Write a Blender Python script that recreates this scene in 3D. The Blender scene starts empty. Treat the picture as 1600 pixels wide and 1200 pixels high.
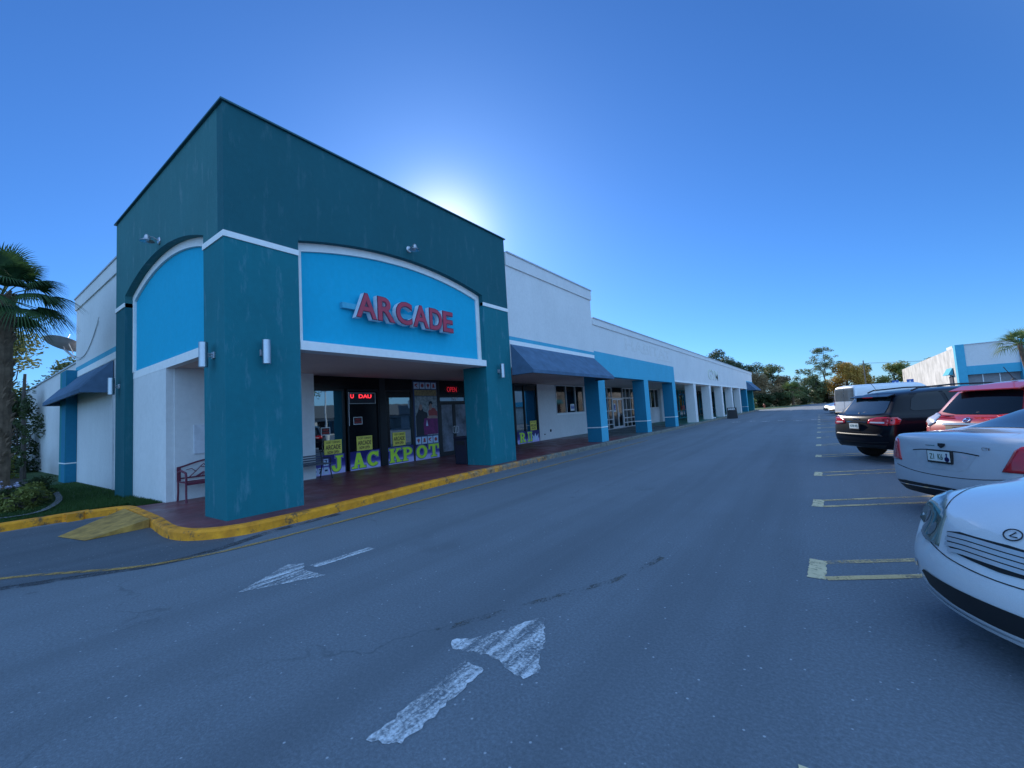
import bpy, bmesh, math, random
from mathutils import Vector, Matrix
from mathutils.bvhtree import BVHTree
from mathutils.geometry import delaunay_2d_cdt
random.seed(7)
R = math.radians
scene = bpy.context.scene
COL = scene.collection

# ------------------------------------------------------------------ materials
def nmat(name):
    m = bpy.data.materials.new(name); m.use_nodes = True
    nt = m.node_tree
    b = nt.nodes['Principled BSDF']
    return m, nt, b
def N(nt, t, **kw):
    n = nt.nodes.new(t)
    for k, v in kw.items(): setattr(n, k, v)
    return n
def noise(nt, scale, detail=4, rough=.6, vec=None, dist=0):
    n = N(nt, 'ShaderNodeTexNoise'); n.inputs['Scale'].default_value = scale
    n.inputs['Detail'].default_value = detail; n.inputs['Roughness'].default_value = rough
    n.inputs['Distortion'].default_value = dist
    if vec is not None: nt.links.new(vec, n.inputs['Vector'])
    return n.outputs['Fac']
def coords(nt, scale=(1, 1, 1), kind='Object', rot=(0, 0, 0)):
    tc = N(nt, 'ShaderNodeTexCoord'); mp = N(nt, 'ShaderNodeMapping')
    mp.inputs['Scale'].default_value = scale; mp.inputs['Rotation'].default_value = rot
    nt.links.new(tc.outputs[kind], mp.inputs['Vector']); return mp.outputs['Vector']
def ramp(nt, fac, stops):
    r = N(nt, 'ShaderNodeValToRGB'); e = r.color_ramp.elements
    while len(e) < len(stops): e.new(.5)
    for i, (p, c) in enumerate(stops):
        e[i].position = p; e[i].color = (*c, 1) if len(c) == 3 else c
    nt.links.new(fac, r.inputs['Fac']); return r.outputs['Color']
def mix(nt, fac, a, b, mode='MIX'):
    m = N(nt, 'ShaderNodeMix', data_type='RGBA', blend_type=mode)
    for s, v in ((m.inputs[0], fac), (m.inputs[6], a), (m.inputs[7], b)):
        if isinstance(v, (int, float)): s.default_value = v
        elif isinstance(v, tuple): s.default_value = (*v, 1)
        else: nt.links.new(v, s)
    return m.outputs[2]
def bump(nt, b, h, strength=.3, dist=.01):
    n = N(nt, 'ShaderNodeBump'); n.inputs['Strength'].default_value = strength
    n.inputs['Distance'].default_value = dist
    nt.links.new(h, n.inputs['Height']); nt.links.new(n.outputs['Normal'], b.inputs['Normal'])
def G(v): return (v, v, v)

def simple(name, col, rough=.6, metal=0, coat=0, var=.12, vscale=6, spec=.5, emit=None, es=1, bmp=0, bscale=80):
    m, nt, b = nmat(name)
    v = coords(nt)
    n = noise(nt, vscale, 5, .6, v)
    c = ramp(nt, n, [(.3, tuple(x*(1-var) for x in col)), (.7, tuple(min(1, x*(1+var)) for x in col))])
    nt.links.new(c, b.inputs['Base Color'])
    b.inputs['Roughness'].default_value = rough; b.inputs['Metallic'].default_value = metal
    b.inputs['Coat Weight'].default_value = coat; b.inputs['Coat Roughness'].default_value = .03
    b.inputs['Specular IOR Level'].default_value = spec
    if emit:
        b.inputs['Emission Color'].default_value = (*emit, 1); b.inputs['Emission Strength'].default_value = es
    if bmp: bump(nt, b, noise(nt, bscale, 3, .6, v), bmp, .01)
    return m

def stucco(name, col, grime=.25, streak=(.5, .5, .5), sa=.0, rough=.85):
    """painted rendered wall: fine grain, blotches, faint vertical weather streaks"""
    m, nt, b = nmat(name)
    v = coords(nt)
    big = noise(nt, .7, 5, .6, v)
    c = ramp(nt, big, [(.3, tuple(x*(1-grime*.6) for x in col)), (.65, col)])
    vs = coords(nt, (3.0, 3.0, .22))
    st = noise(nt, 1.6, 5, .65, vs)
    sf = ramp(nt, st, [(.52, (0, 0, 0)), (.75, G(grime*.6))])
    c = mix(nt, sf, c, tuple(x*.55 for x in col))
    if sa:
        s2 = noise(nt, 2.3, 6, .7, coords(nt, (2.2, 2.2, .5)))
        f2 = ramp(nt, s2, [(.56, (0, 0, 0)), (.72, G(sa))])
        c = mix(nt, f2, c, streak)
    mid = noise(nt, 9, 4, .6, v)
    c = mix(nt, .25, c, ramp(nt, mid, [(.3, tuple(x*.8 for x in col)), (.7, tuple(min(1, x*1.12) for x in col))]))
    nt.links.new(c, b.inputs['Base Color']); b.inputs['Roughness'].default_value = rough
    b.inputs['Specular IOR Level'].default_value = .3
    bump(nt, b, noise(nt, 55, 4, .7, v), .35, .012)
    return m

M = {}
M['white'] = stucco('white_stucco', (.72, .71, .70), .18)
M['trim'] = stucco('white_trim', (.84, .83, .81), .06)
M['offwhite'] = stucco('weathered_white', (.62, .62, .63), .5)
M['teal'] = stucco('dark_teal_paint', (.012, .108, .132), .2, (.16, .26, .30), .3)
M['teal_old'] = stucco('chalky_teal_paint', (.040, .170, .185), .25, (.24, .32, .36), .55)
M['teal_col'] = stucco('column_teal_paint', (.010, .170, .208), .3, (.22, .36, .44), .4)
M['blue'] = stucco('bright_blue_paint', (.008, .40, .60), .1, (.1, .5, .7), .15)
M['lblue'] = stucco('light_blue_paint', (.075, .41, .57), .25, (.2, .45, .6), .3)
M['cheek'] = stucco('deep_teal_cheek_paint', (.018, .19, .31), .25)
M['dteal'] = stucco('green_teal_paint', (.02, .22, .25), .2)
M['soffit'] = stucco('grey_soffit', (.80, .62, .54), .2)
M['coping'] = simple('dark_coping_metal', (.02, .09, .11), .45, .3)
M['coping_w'] = simple('pale_coping_metal', (.45, .47, .5), .5, .2)
M['awning'] = simple('slate_awning_fabric', (.08, .14, .22), .85, 0, 0, .18, 3, .2, bmp=.15, bscale=150)
M['black'] = simple('black_frame', (.008, .008, .010), .4)
M['bfilm'] = simple('black_film_panel', (.004, .004, .006), .25, spec=.3)
M['alu'] = simple('aluminium_frame', (.6, .62, .65), .4, .6)
M['darkmetal'] = simple('dark_metal', (.03, .03, .035), .45, .5)
M['steel'] = simple('brushed_steel', (.42, .44, .47), .33, .95, 0, .1, 3)
M['galv'] = simple('galvanised', (.5, .52, .55), .35, .8)
M['chrome'] = simple('chrome', (.8, .8, .82), .12, 1)
M['red_face'] = simple('red_acrylic', (.42, .012, .045), .35, coat=.3)
M['white_ret'] = simple('white_letter_return', (.7, .72, .76), .5)
M['edge'] = simple('dark_plum_trim', (.08, .005, .04), .4)
M['bench_red'] = simple('oxblood_bench_paint', (.15, .025, .05), .5, .2)
M['bench_slat'] = simple('weathered_bench_slats', (.10, .11, .13), .7, var=.3)
M['paintw'] = None

def glass_dark(name, base=(.004, .006, .01), ior=2.1, rough=.015, tint=(1, 1, 1)):
    m, nt, b = nmat(name)
    b.inputs['Base Color'].default_value = (*base, 1); b.inputs['Roughness'].default_value = rough
    b.inputs['IOR'].default_value = ior; b.inputs['Specular Tint'].default_value = (*tint, 1)
    bump(nt, b, noise(nt, 1.2, 2, .5, coords(nt)), .05, .02)
    return m
M['tint'] = glass_dark('tinted_reflective_glass', ior=3.0, tint=(.7, .9, 1))
M['cglass'] = glass_dark('car_glass', (.004, .007, .010), 1.42, .01)
M['cglass2'] = glass_dark('car_glass_sky', (.012, .02, .025), 2.1, .01)

def clear_glass(name, tint=(.75, .85, .88), refl=.16):
    m, nt, b = nmat(name)
    nt.nodes.remove(b)
    out = nt.nodes['Material Output']
    t = N(nt, 'ShaderNodeBsdfTransparent'); t.inputs[0].default_value = (*tint, 1)
    g = N(nt, 'ShaderNodeBsdfGlossy'); g.inputs['Roughness'].default_value = .02
    mx = N(nt, 'ShaderNodeMixShader')
    f = N(nt, 'ShaderNodeFresnel'); f.inputs[0].default_value = 1.35
    nt.links.new(f.outputs[0], mx.inputs[0]); nt.links.new(t.outputs[0], mx.inputs[1]); nt.links.new(g.outputs[0], mx.inputs[2])
    nt.links.new(mx.outputs[0], out.inputs[0]); return m
M['glass'] = clear_glass('shop_glass', (.62, .68, .70))

def asphalt(name, col, k=1.0):
    m, nt, b = nmat(name)
    v = coords(nt)
    a = noise(nt, .16, 5, .6, v, .4); bb = noise(nt, 1.1, 6, .7, v); f = noise(nt, 48, 4, .8, v)
    c = ramp(nt, a, [(.32, tuple(x*.74 for x in col)), (.66, tuple(x*1.2 for x in col))])
    c = mix(nt, .5, c, ramp(nt, bb, [(.3, tuple(x*.78 for x in col)), (.7, tuple(x*1.2 for x in col))]))
    c = mix(nt, .55, c, ramp(nt, f, [(.3, tuple(x*.5 for x in col)), (.5, col), (.70, tuple(x*1.7 for x in col))]))
    # wheel-track darkening along the aisle and oil spots
    tr = noise(nt, .9, 4, .6, coords(nt, (1.1, .05, 1)))
    c = mix(nt, ramp(nt, tr, [(.46, (0, 0, 0)), (.66, G(.5))]), c, tuple(x*.62 for x in col))
    oil = noise(nt, .55, 3, .5, coords(nt, (1, .8, 1)))
    c = mix(nt, ramp(nt, oil, [(.66, (0, 0, 0)), (.74, G(.5))]), c, tuple(x*.5 for x in col))
    v3 = N(nt, 'ShaderNodeTexVoronoi'); v3.inputs['Scale'].default_value = 1.1; nt.links.new(v, v3.inputs['Vector'])
    r3 = N(nt, 'ShaderNodeSeparateColor'); nt.links.new(v3.outputs['Color'], r3.inputs[0])
    d3 = N(nt, 'ShaderNodeMath', operation='ADD'); nt.links.new(v3.outputs['Distance'], d3.inputs[0])
    s3 = N(nt, 'ShaderNodeMath', operation='MULTIPLY'); s3.inputs[1].default_value = .16; nt.links.new(noise(nt, 14, 3, .6, v), s3.inputs[0]); nt.links.new(s3.outputs[0], d3.inputs[1])
    dr = mix(nt, 1.0, ramp(nt, d3.outputs[0], [(.09, G(.75)), (.15, (0, 0, 0))]), ramp(nt, r3.outputs[1], [(.62, (0, 0, 0)), (.66, (1, 1, 1))]), 'MULTIPLY')
    c = mix(nt, dr, c, tuple(x*.4 for x in col))
    # pale aggregate specks
    vo = N(nt, 'ShaderNodeTexVoronoi'); vo.inputs['Scale'].default_value = 14; nt.links.new(v, vo.inputs['Vector'])
    rn = N(nt, 'ShaderNodeSeparateColor'); nt.links.new(vo.outputs['Color'], rn.inputs[0])
    dd = ramp(nt, vo.outputs['Distance'], [(.07, (1, 1, 1)), (.12, (0, 0, 0))])
    pick = ramp(nt, rn.outputs[0], [(.70, (0, 0, 0)), (.74, (1, 1, 1))])
    sp = mix(nt, 1.0, dd, pick, 'MULTIPLY')
    c = mix(nt, sp, c, (.42, .43, .46))
    # cracks
    wv = N(nt, 'ShaderNodeVectorMath', operation='ADD')
    nn = N(nt, 'ShaderNodeTexNoise'); nn.inputs['Scale'].default_value = 1.3; nn.inputs['Detail'].default_value = 5; nt.links.new(v, nn.inputs['Vector'])
    nt.links.new(v, wv.inputs[0]); nt.links.new(nn.outputs['Color'], wv.inputs[1])
    vc = N(nt, 'ShaderNodeTexVoronoi', feature='DISTANCE_TO_EDGE'); vc.inputs['Scale'].default_value = .42*k
    nt.links.new(wv.outputs[0], vc.inputs['Vector'])
    ck = ramp(nt, vc.outputs['Distance'], [(.0, (1, 1, 1)), (.006, (0, 0, 0))])
    msk = ramp(nt, noise(nt, .35, 2, .5, v), [(.54, (0, 0, 0)), (.66, G(.55))])
    c = mix(nt, mix(nt, 1.0, ck, msk, 'MULTIPLY'), c, tuple(x*.35 for x in col))
    nt.links.new(c, b.inputs['Base Color']); b.inputs['Roughness'].default_value = .82
    b.inputs['Specular IOR Level'].default_value = .35
    bump(nt, b, noise(nt, 90, 3, .8, v), .5, .01)
    return m
M['asphalt'] = asphalt('asphalt', (.158, .180, .206))
M['asphalt_old'] = asphalt('old_patch_asphalt', (.10, .115, .135), 4)

def streaky(name, col, cover=.5, scale=(14, 3, 1), rot=0, base=None):
    """worn road paint: opaque paint where brushed, see-through (bare asphalt below) elsewhere"""
    m, nt, b = nmat(name)
    out = nt.nodes['Material Output']
    n = noise(nt, 1.0, 6, .65, coords(nt, scale, rot=(0, 0, rot)))
    n2 = noise(nt, 45, 3, .7, coords(nt))
    mm = N(nt, 'ShaderNodeMath', operation='ADD'); sc = N(nt, 'ShaderNodeMath', operation='MULTIPLY'); sc.inputs[1].default_value = .6
    nt.links.new(n2, sc.inputs[0]); nt.links.new(n, mm.inputs[0]); nt.links.new(sc.outputs[0], mm.inputs[1])
    c0 = .80 - (cover-.5)*.5
    f = ramp(nt, mm.outputs[0], [(c0-.12, (0, 0, 0)), (c0+.13, (1, 1, 1))])
    cc = ramp(nt, noise(nt, 6, 4, .6, coords(nt)), [(.3, tuple(x*.75 for x in col)), (.7, col)])
    nt.links.new(cc, b.inputs['Base Color']); b.inputs['Roughness'].default_value = .8
    t = N(nt, 'ShaderNodeBsdfTransparent'); mx = N(nt, 'ShaderNodeMixShader')
    nt.links.new(f, mx.inputs[0]); nt.links.new(t.outputs[0], mx.inputs[1]); nt.links.new(b.outputs[0], mx.inputs[2])
    nt.links.new(mx.outputs[0], out.inputs[0]); return m
M['mark_w'] = streaky('worn_white_paint', (.74, .75, .77), .47, (13, 1.6, 1))
M['mark_w2'] = streaky('worn_white_paint_bar', (.74, .75, .77), .52, (12, 1.3, 1), .12)
M['mark_stall'] = streaky('worn_stall_paint', (.80, .56, .27), .60, (1.6, 1.6, 1))
M['mark_stall_cap'] = streaky('stall_cap_paint', (.80, .64, .38), .80, (12, 12, 1))
M['mark_y'] = streaky('faded_yellow_line', (.50, .29, .08), .62, (8, 1.2, 1))

def kerb_mat():
    m, nt, b = nmat('kerb_yellow_paint')
    v = coords(nt)
    yel = ramp(nt, noise(nt, 5, 5, .6, v), [(.3, (.58, .20, .005)), (.7, (1.0, .38, .010))])
    gry = ramp(nt, noise(nt, 9, 5, .6, v), [(.3, (.10, .10, .09)), (.7, (.26, .24, .19))])
    sep = N(nt, 'ShaderNodeSeparateXYZ'); nt.links.new(v, sep.inputs[0])
    mr = N(nt, 'ShaderNodeMapRange'); mr.inputs[1].default_value = 5; mr.inputs[2].default_value = 24
    nt.links.new(sep.outputs[1], mr.inputs[0])
    ad = N(nt, 'ShaderNodeMath', operation='ADD'); nt.links.new(mr.outputs[0], ad.inputs[0]); nt.links.new(noise(nt, 3, 5, .7, v), ad.inputs[1])
    f = ramp(nt, ad.outputs[0], [(.62, (0, 0, 0)), (.9, (1, 1, 1))])
    c = mix(nt, f, yel, gry)
    dk = ramp(nt, noise(nt, 2.6, 7, .8, v), [(.54, (0, 0, 0)), (.64, G(.9))])
    c = mix(nt, dk, c, (.05, .045, .035))
    nt.links.new(c, b.inputs['Base Color']); b.inputs['Roughness'].default_value = .75
    bump(nt, b, noise(nt, 30, 4, .7, v), .4, .01); return m
M['kerb'] = kerb_mat()
M['ramp'] = simple('yellow_ramp_paint', (.42, .23, .05), .85, var=.45, vscale=5, bmp=.3, bscale=40)

def walk_mat():
    m, nt, b = nmat('walkway_paint')
    v = coords(nt)
    mar = ramp(nt, noise(nt, 1.5, 6, .7, v), [(.3, (.12, .030, .036)), (.7, (.22, .058, .065))])
    gre = ramp(nt, noise(nt, 1.5, 6, .7, v), [(.3, (.045, .06, .07)), (.7, (.10, .12, .12))])
    grn = ramp(nt, noise(nt, 1.5, 6, .7, v), [(.3, (.015, .09, .07)), (.7, (.03, .17, .13))])
    sep = N(nt, 'ShaderNodeSeparateXYZ'); nt.links.new(v, sep.inputs[0])
    def band(a, bb):
        mr = N(nt, 'ShaderNodeMapRange'); mr.inputs[1].default_value = a; mr.inputs[2].default_value = bb
        nt.links.new(sep.outputs[1], mr.inputs[0]); return mr.outputs[0]
    c = mix(nt, band(19.5, 22), mar, gre); c = mix(nt, band(31, 34), c, grn)
    sc = ramp(nt, noise(nt, 3, 7, .75, coords(nt, (1, 2.5, 1))), [(.55, (0, 0, 0)), (.7, G(.5))])
    c = mix(nt, sc, c, (.09, .085, .10))
    nt.links.new(c, b.inputs['Base Color'])
    rr = ramp(nt, noise(nt, 2, 5, .6, v), [(.3, G(.28)), (.7, G(.6))]); nt.links.new(rr, b.inputs['Roughness'])
    bump(nt, b, noise(nt, 40, 3, .6, v), .15, .01); return m
M['walk'] = walk_mat()

def grass_mat(name, a, bcol):
    m, nt, b = nmat(name)
    v = coords(nt)
    c = ramp(nt, noise(nt, 3, 7, .75, v), [(.3, a), (.7, bcol)])
    c = mix(nt, .5, c, ramp(nt, noise(nt, 40, 4, .8, v), [(.3, tuple(x*.4 for x in a)), (.7, tuple(x*1.5 for x in bcol))]))
    nt.links.new(c, b.inputs['Base Color']); b.inputs['Roughness'].default_value = .9
    bump(nt, b, noise(nt, 60, 4, .8, v), 1, .03); return m
M['grass'] = grass_mat('lawn', (.022, .055, .014), (.05, .10, .026))
M['land'] = grass_mat('sandy_scrub', (.07, .09, .03), (.16, .17, .07))
M['soil'] = simple('bed_soil', (.03, .022, .018), .95, var=.4, vscale=10, bmp=.6, bscale=30)

def leaf_mat(name, a, bcol, tr=.35):
    m, nt, b = nmat(name)
    out = nt.nodes['Material Output']
    geo = N(nt, 'ShaderNodeNewGeometry')
    c = ramp(nt, geo.outputs['Random Per Island'], [(.0, a), (1., bcol)])
    c = mix(nt, .4, c, ramp(nt, noise(nt, .5, 4, .6, coords(nt)), [(.35, a), (.65, bcol)]))
    nt.links.new(c, b.inputs['Base Color']); b.inputs['Roughness'].default_value = .6
    b.inputs['Specular IOR Level'].default_value = .3
    t = N(nt, 'ShaderNodeBsdfTranslucent'); nt.links.new(c, t.inputs[0])
    mx = N(nt, 'ShaderNodeMixShader'); mx.inputs[0].default_value = tr
    nt.links.new(b.outputs[0], mx.inputs[1]); nt.links.new(t.outputs[0], mx.inputs[2]); nt.links.new(mx.outputs[0], out.inputs[0])
    return m
M['lf_dark'] = leaf_mat('dark_leaves', (.022, .04, .016), (.085, .11, .04))
M['lf_mid'] = leaf_mat('mid_leaves', (.07, .095, .035), (.20, .22, .09))
M['lf_rust'] = leaf_mat('rusty_leaves', (.13, .10, .05), (.36, .24, .12))
M['lf_orange'] = leaf_mat('orange_leaves', (.28, .16, .03), (.60, .36, .07))
M['lf_yellow'] = leaf_mat('yellowgreen_leaves', (.12, .14, .03), (.30, .30, .08))
M['lf_palm'] = leaf_mat('palm_fronds', (.02, .05, .02), (.06, .12, .035), .2)
M['lf_palm2'] = leaf_mat('pale_palm_fronds', (.08, .12, .03), (.2, .26, .09), .3)
M['bark'] = simple('bark', (.07, .055, .045), .95, var=.4, vscale=4, bmp=.8, bscale=18)
M['palmbark'] = simple('palm_bark', (.17, .11, .07), .95, var=.45, vscale=7, bmp=.8, bscale=14)
M['dish'] = simple('dish_grey', (.32, .30, .30), .6)
M['fence'] = simple('white_vinyl_fence', (.55, .56, .57), .6)
M['wood'] = simple('pole_wood', (.16, .14, .12), .9)
M['hyd'] = simple('hydrant_red', (.35, .08, .04), .6)
M['rubber'] = simple('tyre_rubber', (.012, .012, .013), .8)
M['plastic'] = simple('black_plastic', (.012, .012, .014), .55)
M['bin'] = simple('dark_bin', (.012, .012, .03), .5)
M['panelw'] = simple('white_enamel_panel', (.62, .64, .68), .55)
M['roofgrey'] = simple('grey_shingle', (.10, .11, .12), .9)
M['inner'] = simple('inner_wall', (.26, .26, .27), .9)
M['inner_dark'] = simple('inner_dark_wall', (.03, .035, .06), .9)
M['lampglow'] = simple('tube_light', (.9, .85, .7), .5, emit=(1, .72, .38), es=2.2)
M['led'] = simple('led_red', (.6, .02, .03), .5, emit=(1, .04, .06), es=.8)
M['neon'] = simple('neon_red', (.5, .02, .03), .5, emit=(1, .03, .06), es=.18)
M['signred'] = simple('sign_red', (.45, .03, .03), .6)
M['signwhite'] = simple('sign_white', (.75, .76, .78), .6)
M['yposter'] = simple('yellow_poster', (.85, .72, .12), .6, var=.15)
M['ink'] = simple('poster_ink', (.10, .03, .02), .6)
M['lime'] = simple('lime_letter', (.62, .95, .06), .5)
M['navy'] = simple('navy_outline', (.01, .012, .10), .5)
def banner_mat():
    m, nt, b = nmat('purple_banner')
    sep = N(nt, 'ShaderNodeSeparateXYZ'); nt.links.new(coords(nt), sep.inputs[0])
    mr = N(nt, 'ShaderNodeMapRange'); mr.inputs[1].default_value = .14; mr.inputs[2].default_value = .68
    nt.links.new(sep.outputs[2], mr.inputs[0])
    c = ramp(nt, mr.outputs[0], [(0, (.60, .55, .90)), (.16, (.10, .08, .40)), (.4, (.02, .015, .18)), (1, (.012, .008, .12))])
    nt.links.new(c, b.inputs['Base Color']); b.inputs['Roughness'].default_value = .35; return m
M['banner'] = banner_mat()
M['cardw'] = simple('slot_symbol_card', (.55, .68, .85), .5)
M['cardr'] = simple('symbol_red', (.4, .06, .06), .5)
M['magenta'] = simple('poster_magenta', (.20, .015, .13), .5, var=.4)
M['skin'] = simple('poster_skin', (.42, .26, .22), .5)
M['pgrey'] = simple('poster_grey', (.28, .34, .36), .5, var=.5, vscale=9)
M['pdark'] = simple('poster_dark', (.015, .02, .03), .5)
M['pgold'] = simple('poster_gold', (.3, .23, .10), .5, var=.5, vscale=12)
M['doorfrost'] = simple('door_vinyl_wrap', (.14, .16, .20), .3, var=.7, vscale=2.2)
M['faint'] = simple('faded_letter_ghost', (.655, .64, .62), .9)
M['ghosty'] = simple('faded_cream_letter', (.60, .63, .55), .8)

def carpaint(name, col, metal=0.0, rough=.35, coat=1, dustiness=.08):
    m, nt, b = nmat(name)
    b.inputs['Base Color'].default_value = (*col, 1)
    n = noise(nt, 300, 2, .5, coords(nt))
    c = ramp(nt, n, [(.3, tuple(x*.93 for x in col)), (.7, tuple(min(1, x*1.06) for x in col))])
    dust = ramp(nt, noise(nt, 2.5, 5, .65, coords(nt)), [(.4, (0, 0, 0)), (.75, G(dustiness))])
    c = mix(nt, dust, c, (.3, .28, .26))
    nt.links.new(c, b.inputs['Base Color'])
    b.inputs['Metallic'].default_value = metal; b.inputs['Roughness'].default_value = rough
    b.inputs['Coat Weight'].default_value = coat; b.inputs['Coat Roughness'].default_value = .04
    if max(col) < .01: b.inputs['Specular IOR Level'].default_value = .15
    return m
M['car_white'] = carpaint('pearl_white_paint', (.72, .73, .75))
M['car_blue_silver'] = carpaint('silver_blue_paint', (.50, .54, .60), .15)
M['car_silver'] = carpaint('pale_silver_paint', (.56, .58, .62), .25)
M['car_black'] = carpaint('black_paint', (.002, .003, .007), .0, .3, .22, .002)
M['car_red'] = carpaint('red_paint', (.36, .006, .010), .0)
M['car_grey'] = carpaint('grey_paint', (.2, .21, .23), .4)
M['tail'] = simple('taillight_red', (.45, .006, .012), .12, coat=1)
M['tail_clear'] = simple('clear_lamp', (.75, .70, .72), .12, .3, coat=1)
M['tail_amber'] = simple('peach_lamp', (.65, .25, .16), .15, coat=1)
M['head'] = simple('headlamp_lens', (.13, .16, .14), .1, .2, coat=1, var=.5, vscale=5)
M['rim'] = simple('alloy_rim', (.45, .46, .48), .3, .9)
M['plate'] = simple('plate_white', (.68, .72, .70), .5)
M['plategrn'] = simple('plate_green', (.03, .10, .06), .5)
M['gap'] = simple('panel_gap', (.012, .012, .014), .9)

# ------------------------------------------------------------------ mesh builder
class MB:
    def __init__(s): s.v = []; s.f = []
    def add(s, vs, fs):
        o = len(s.v); s.v += [tuple(v) for v in vs]; s.f += [tuple(i+o for i in f) for f in fs]; return s
    def box(s, x0, x1, y0, y1, z0, z1):
        vs = [(x, y, z) for x in (x0, x1) for y in (y0, y1) for z in (z0, z1)]
        return s.add(vs, [(0, 1, 3, 2), (4, 6, 7, 5), (0, 4, 5, 1), (2, 3, 7, 6), (0, 2, 6, 4), (1, 5, 7, 3)])
    def prism(s, pts, ax, lo, hi):
        """2D polygon extruded along axis ax (0: pts=(y,z), 1: pts=(x,z), 2: pts=(x,y))"""
        def p(a, b, c): return {0: (c, a, b), 1: (a, c, b), 2: (a, b, c)}[ax]
        n = len(pts); vs = [p(a, b, lo) for a, b in pts]+[p(a, b, hi) for a, b in pts]
        fs = [tuple(range(n)), tuple(range(2*n-1, n-1, -1))]+[(i, (i+1) % n, n+(i+1) % n, n+i) for i in range(n)]
        return s.add(vs, fs)
    def tube(s, pts, r, n=8, cap=True):
        pts = [Vector(p) for p in pts]; rs = r if isinstance(r, (list, tuple)) else [r]*len(pts)
        o = len(s.v); prev = None
        for i, p in enumerate(pts):
            d = (pts[min(i+1, len(pts)-1)]-pts[max(i-1, 0)]).normalized()
            if prev is None:
                a = d.orthogonal().normalized()
            else:
                a = (prev-d*prev.dot(d)).normalized()
            prev = a; b = d.cross(a)
            for k in range(n):
                t = 2*math.pi*k/n; s.v.append(tuple(p+(a*math.cos(t)+b*math.sin(t))*rs[i]))
        for i in range(len(pts)-1):
            for k in range(n):
                s.f.append((o+i*n+k, o+i*n+(k+1) % n, o+(i+1)*n+(k+1) % n, o+(i+1)*n+k))
        if cap:
            s.f.append(tuple(o+k for k in range(n))[::-1]); e = o+(len(pts)-1)*n; s.f.append(tuple(e+k for k in range(n)))
        return s
    def lathe(s, prof, c=(0, 0, 0), n=20, axis='Z'):
        o = len(s.v)
        for r, h in prof:
            for k in range(n):
                t = 2*math.pi*k/n; a, b = r*math.cos(t), r*math.sin(t)
                q = {'Z': (a, b, h), 'Y': (a, h, b), 'X': (h, a, b)}[axis]
                s.v.append((c[0]+q[0], c[1]+q[1], c[2]+q[2]))
        for i in range(len(prof)-1):
            for k in range(n): s.f.append((o+i*n+k, o+i*n+(k+1) % n, o+(i+1)*n+(k+1) % n, o+(i+1)*n+k))
        s.f.append(tuple(o+k for k in range(n))); e = o+(len(prof)-1)*n; s.f.append(tuple(e+k for k in range(n)))
        return s
    def xf(s, mat):
        s.v = [tuple(mat @ Vector(v)) for v in s.v]; return s
    def build(s, name, mat, parent=None, world=True, bevel=0, smooth=False, subdiv=0):
        off = Vector((0, 0, 0))
        if parent is not None and world: off = parent.matrix_basis.translation
        me = bpy.data.meshes.new(name)
        me.from_pydata([tuple(Vector(v)-off) for v in s.v], [], s.f); me.update()
        bm = bmesh.new(); bm.from_mesh(me); bmesh.ops.recalc_face_normals(bm, faces=bm.faces)
        if bevel:
            es = [e for e in bm.edges if len(e.link_faces) == 2 and e.calc_face_angle(0) > .6]
            bmesh.ops.bevel(bm, geom=es, offset=bevel, segments=2, affect='EDGES', profile=.6)
        bm.to_mesh(me); bm.free()
        if smooth: me.polygons.foreach_set('use_smooth', [True]*len(me.polygons))
        me.materials.append(mat)
        o = bpy.data.objects.new(name, me); COL.objects.link(o)
        if parent is not None: o.parent = parent
        return o

def empty(name, loc=(0, 0, 0), rz=0):
    o = bpy.data.objects.new(name, None); COL.objects.link(o); o.location = loc; o.rotation_euler = (0, 0, rz)
    o.empty_display_size = .2; return o
def tag(o, label=None, cat=None, group=None, kind=None):
    if label: o['label'] = label
    if cat: o['category'] = cat
    if group: o['group'] = group
    if kind: o['kind'] = kind
    return o
def thing(name, label, cat, loc=(0, 0, 0), rz=0, group=None): return tag(empty(name, loc, rz), label, cat, group)
def copy_tree(o, parent=None, mats=None):
    c = o.copy(); COL.objects.link(c)
    if parent is not None: c.parent = parent
    for ch in list(o.children): copy_tree(ch, c)
    return c

def text_geo(txt, h, extrude=.004, bold=0, width=None, align='CENTER', shear=0, space=1):
    cu = bpy.data.curves.new('t', 'FONT'); cu.body = txt; cu.size = 1; cu.extrude = 0; cu.offset = bold
    cu.resolution_u = 4; cu.shear = shear; cu.space_character = space
    ob = bpy.data.objects.new('t', cu); COL.objects.link(ob)
    bpy.context.view_layer.update()
    me = bpy.data.meshes.new_from_object(ob.evaluated_get(bpy.context.evaluated_depsgraph_get()))
    vs = [v.co.copy() for v in me.vertices]; fs = [tuple(p.vertices) for p in me.polygons]
    edge_cnt = {}
    for f in fs:
        for i in range(len(f)):
            a, b = f[i], f[(i+1) % len(f)]; edge_cnt.setdefault((min(a, b), max(a, b)), []).append((a, b))
    bpy.data.objects.remove(ob); bpy.data.meshes.remove(me); bpy.data.curves.remove(cu)
    x0 = min(v.x for v in vs); x1 = max(v.x for v in vs); y0 = min(v.y for v in vs); y1 = max(v.y for v in vs)
    sy = h/(y1-y0); sx = sy if width is None else width/(x1-x0)
    cx = (x0+x1)/2 if align == 'CENTER' else x0
    P = [((v.x-cx)*sx, (v.y-y0)*sy) for v in vs]; n = len(P)
    V = [(x, y, 0) for x, y in P]+[(x, y, extrude) for x, y in P]
    F = [tuple(reversed(f)) for f in fs]+[tuple(i+n for i in f) for f in fs]
    for k, l in edge_cnt.items():
        if len(l) == 1:
            a, b = l[0]; F.append((a, b, b+n, a+n))
    return V, F
def text(mb, txt, h, M4, **kw):
    V, F = text_geo(txt, h, **kw); mb.add([M4 @ Vector(v) for v in V], F); return mb
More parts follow.
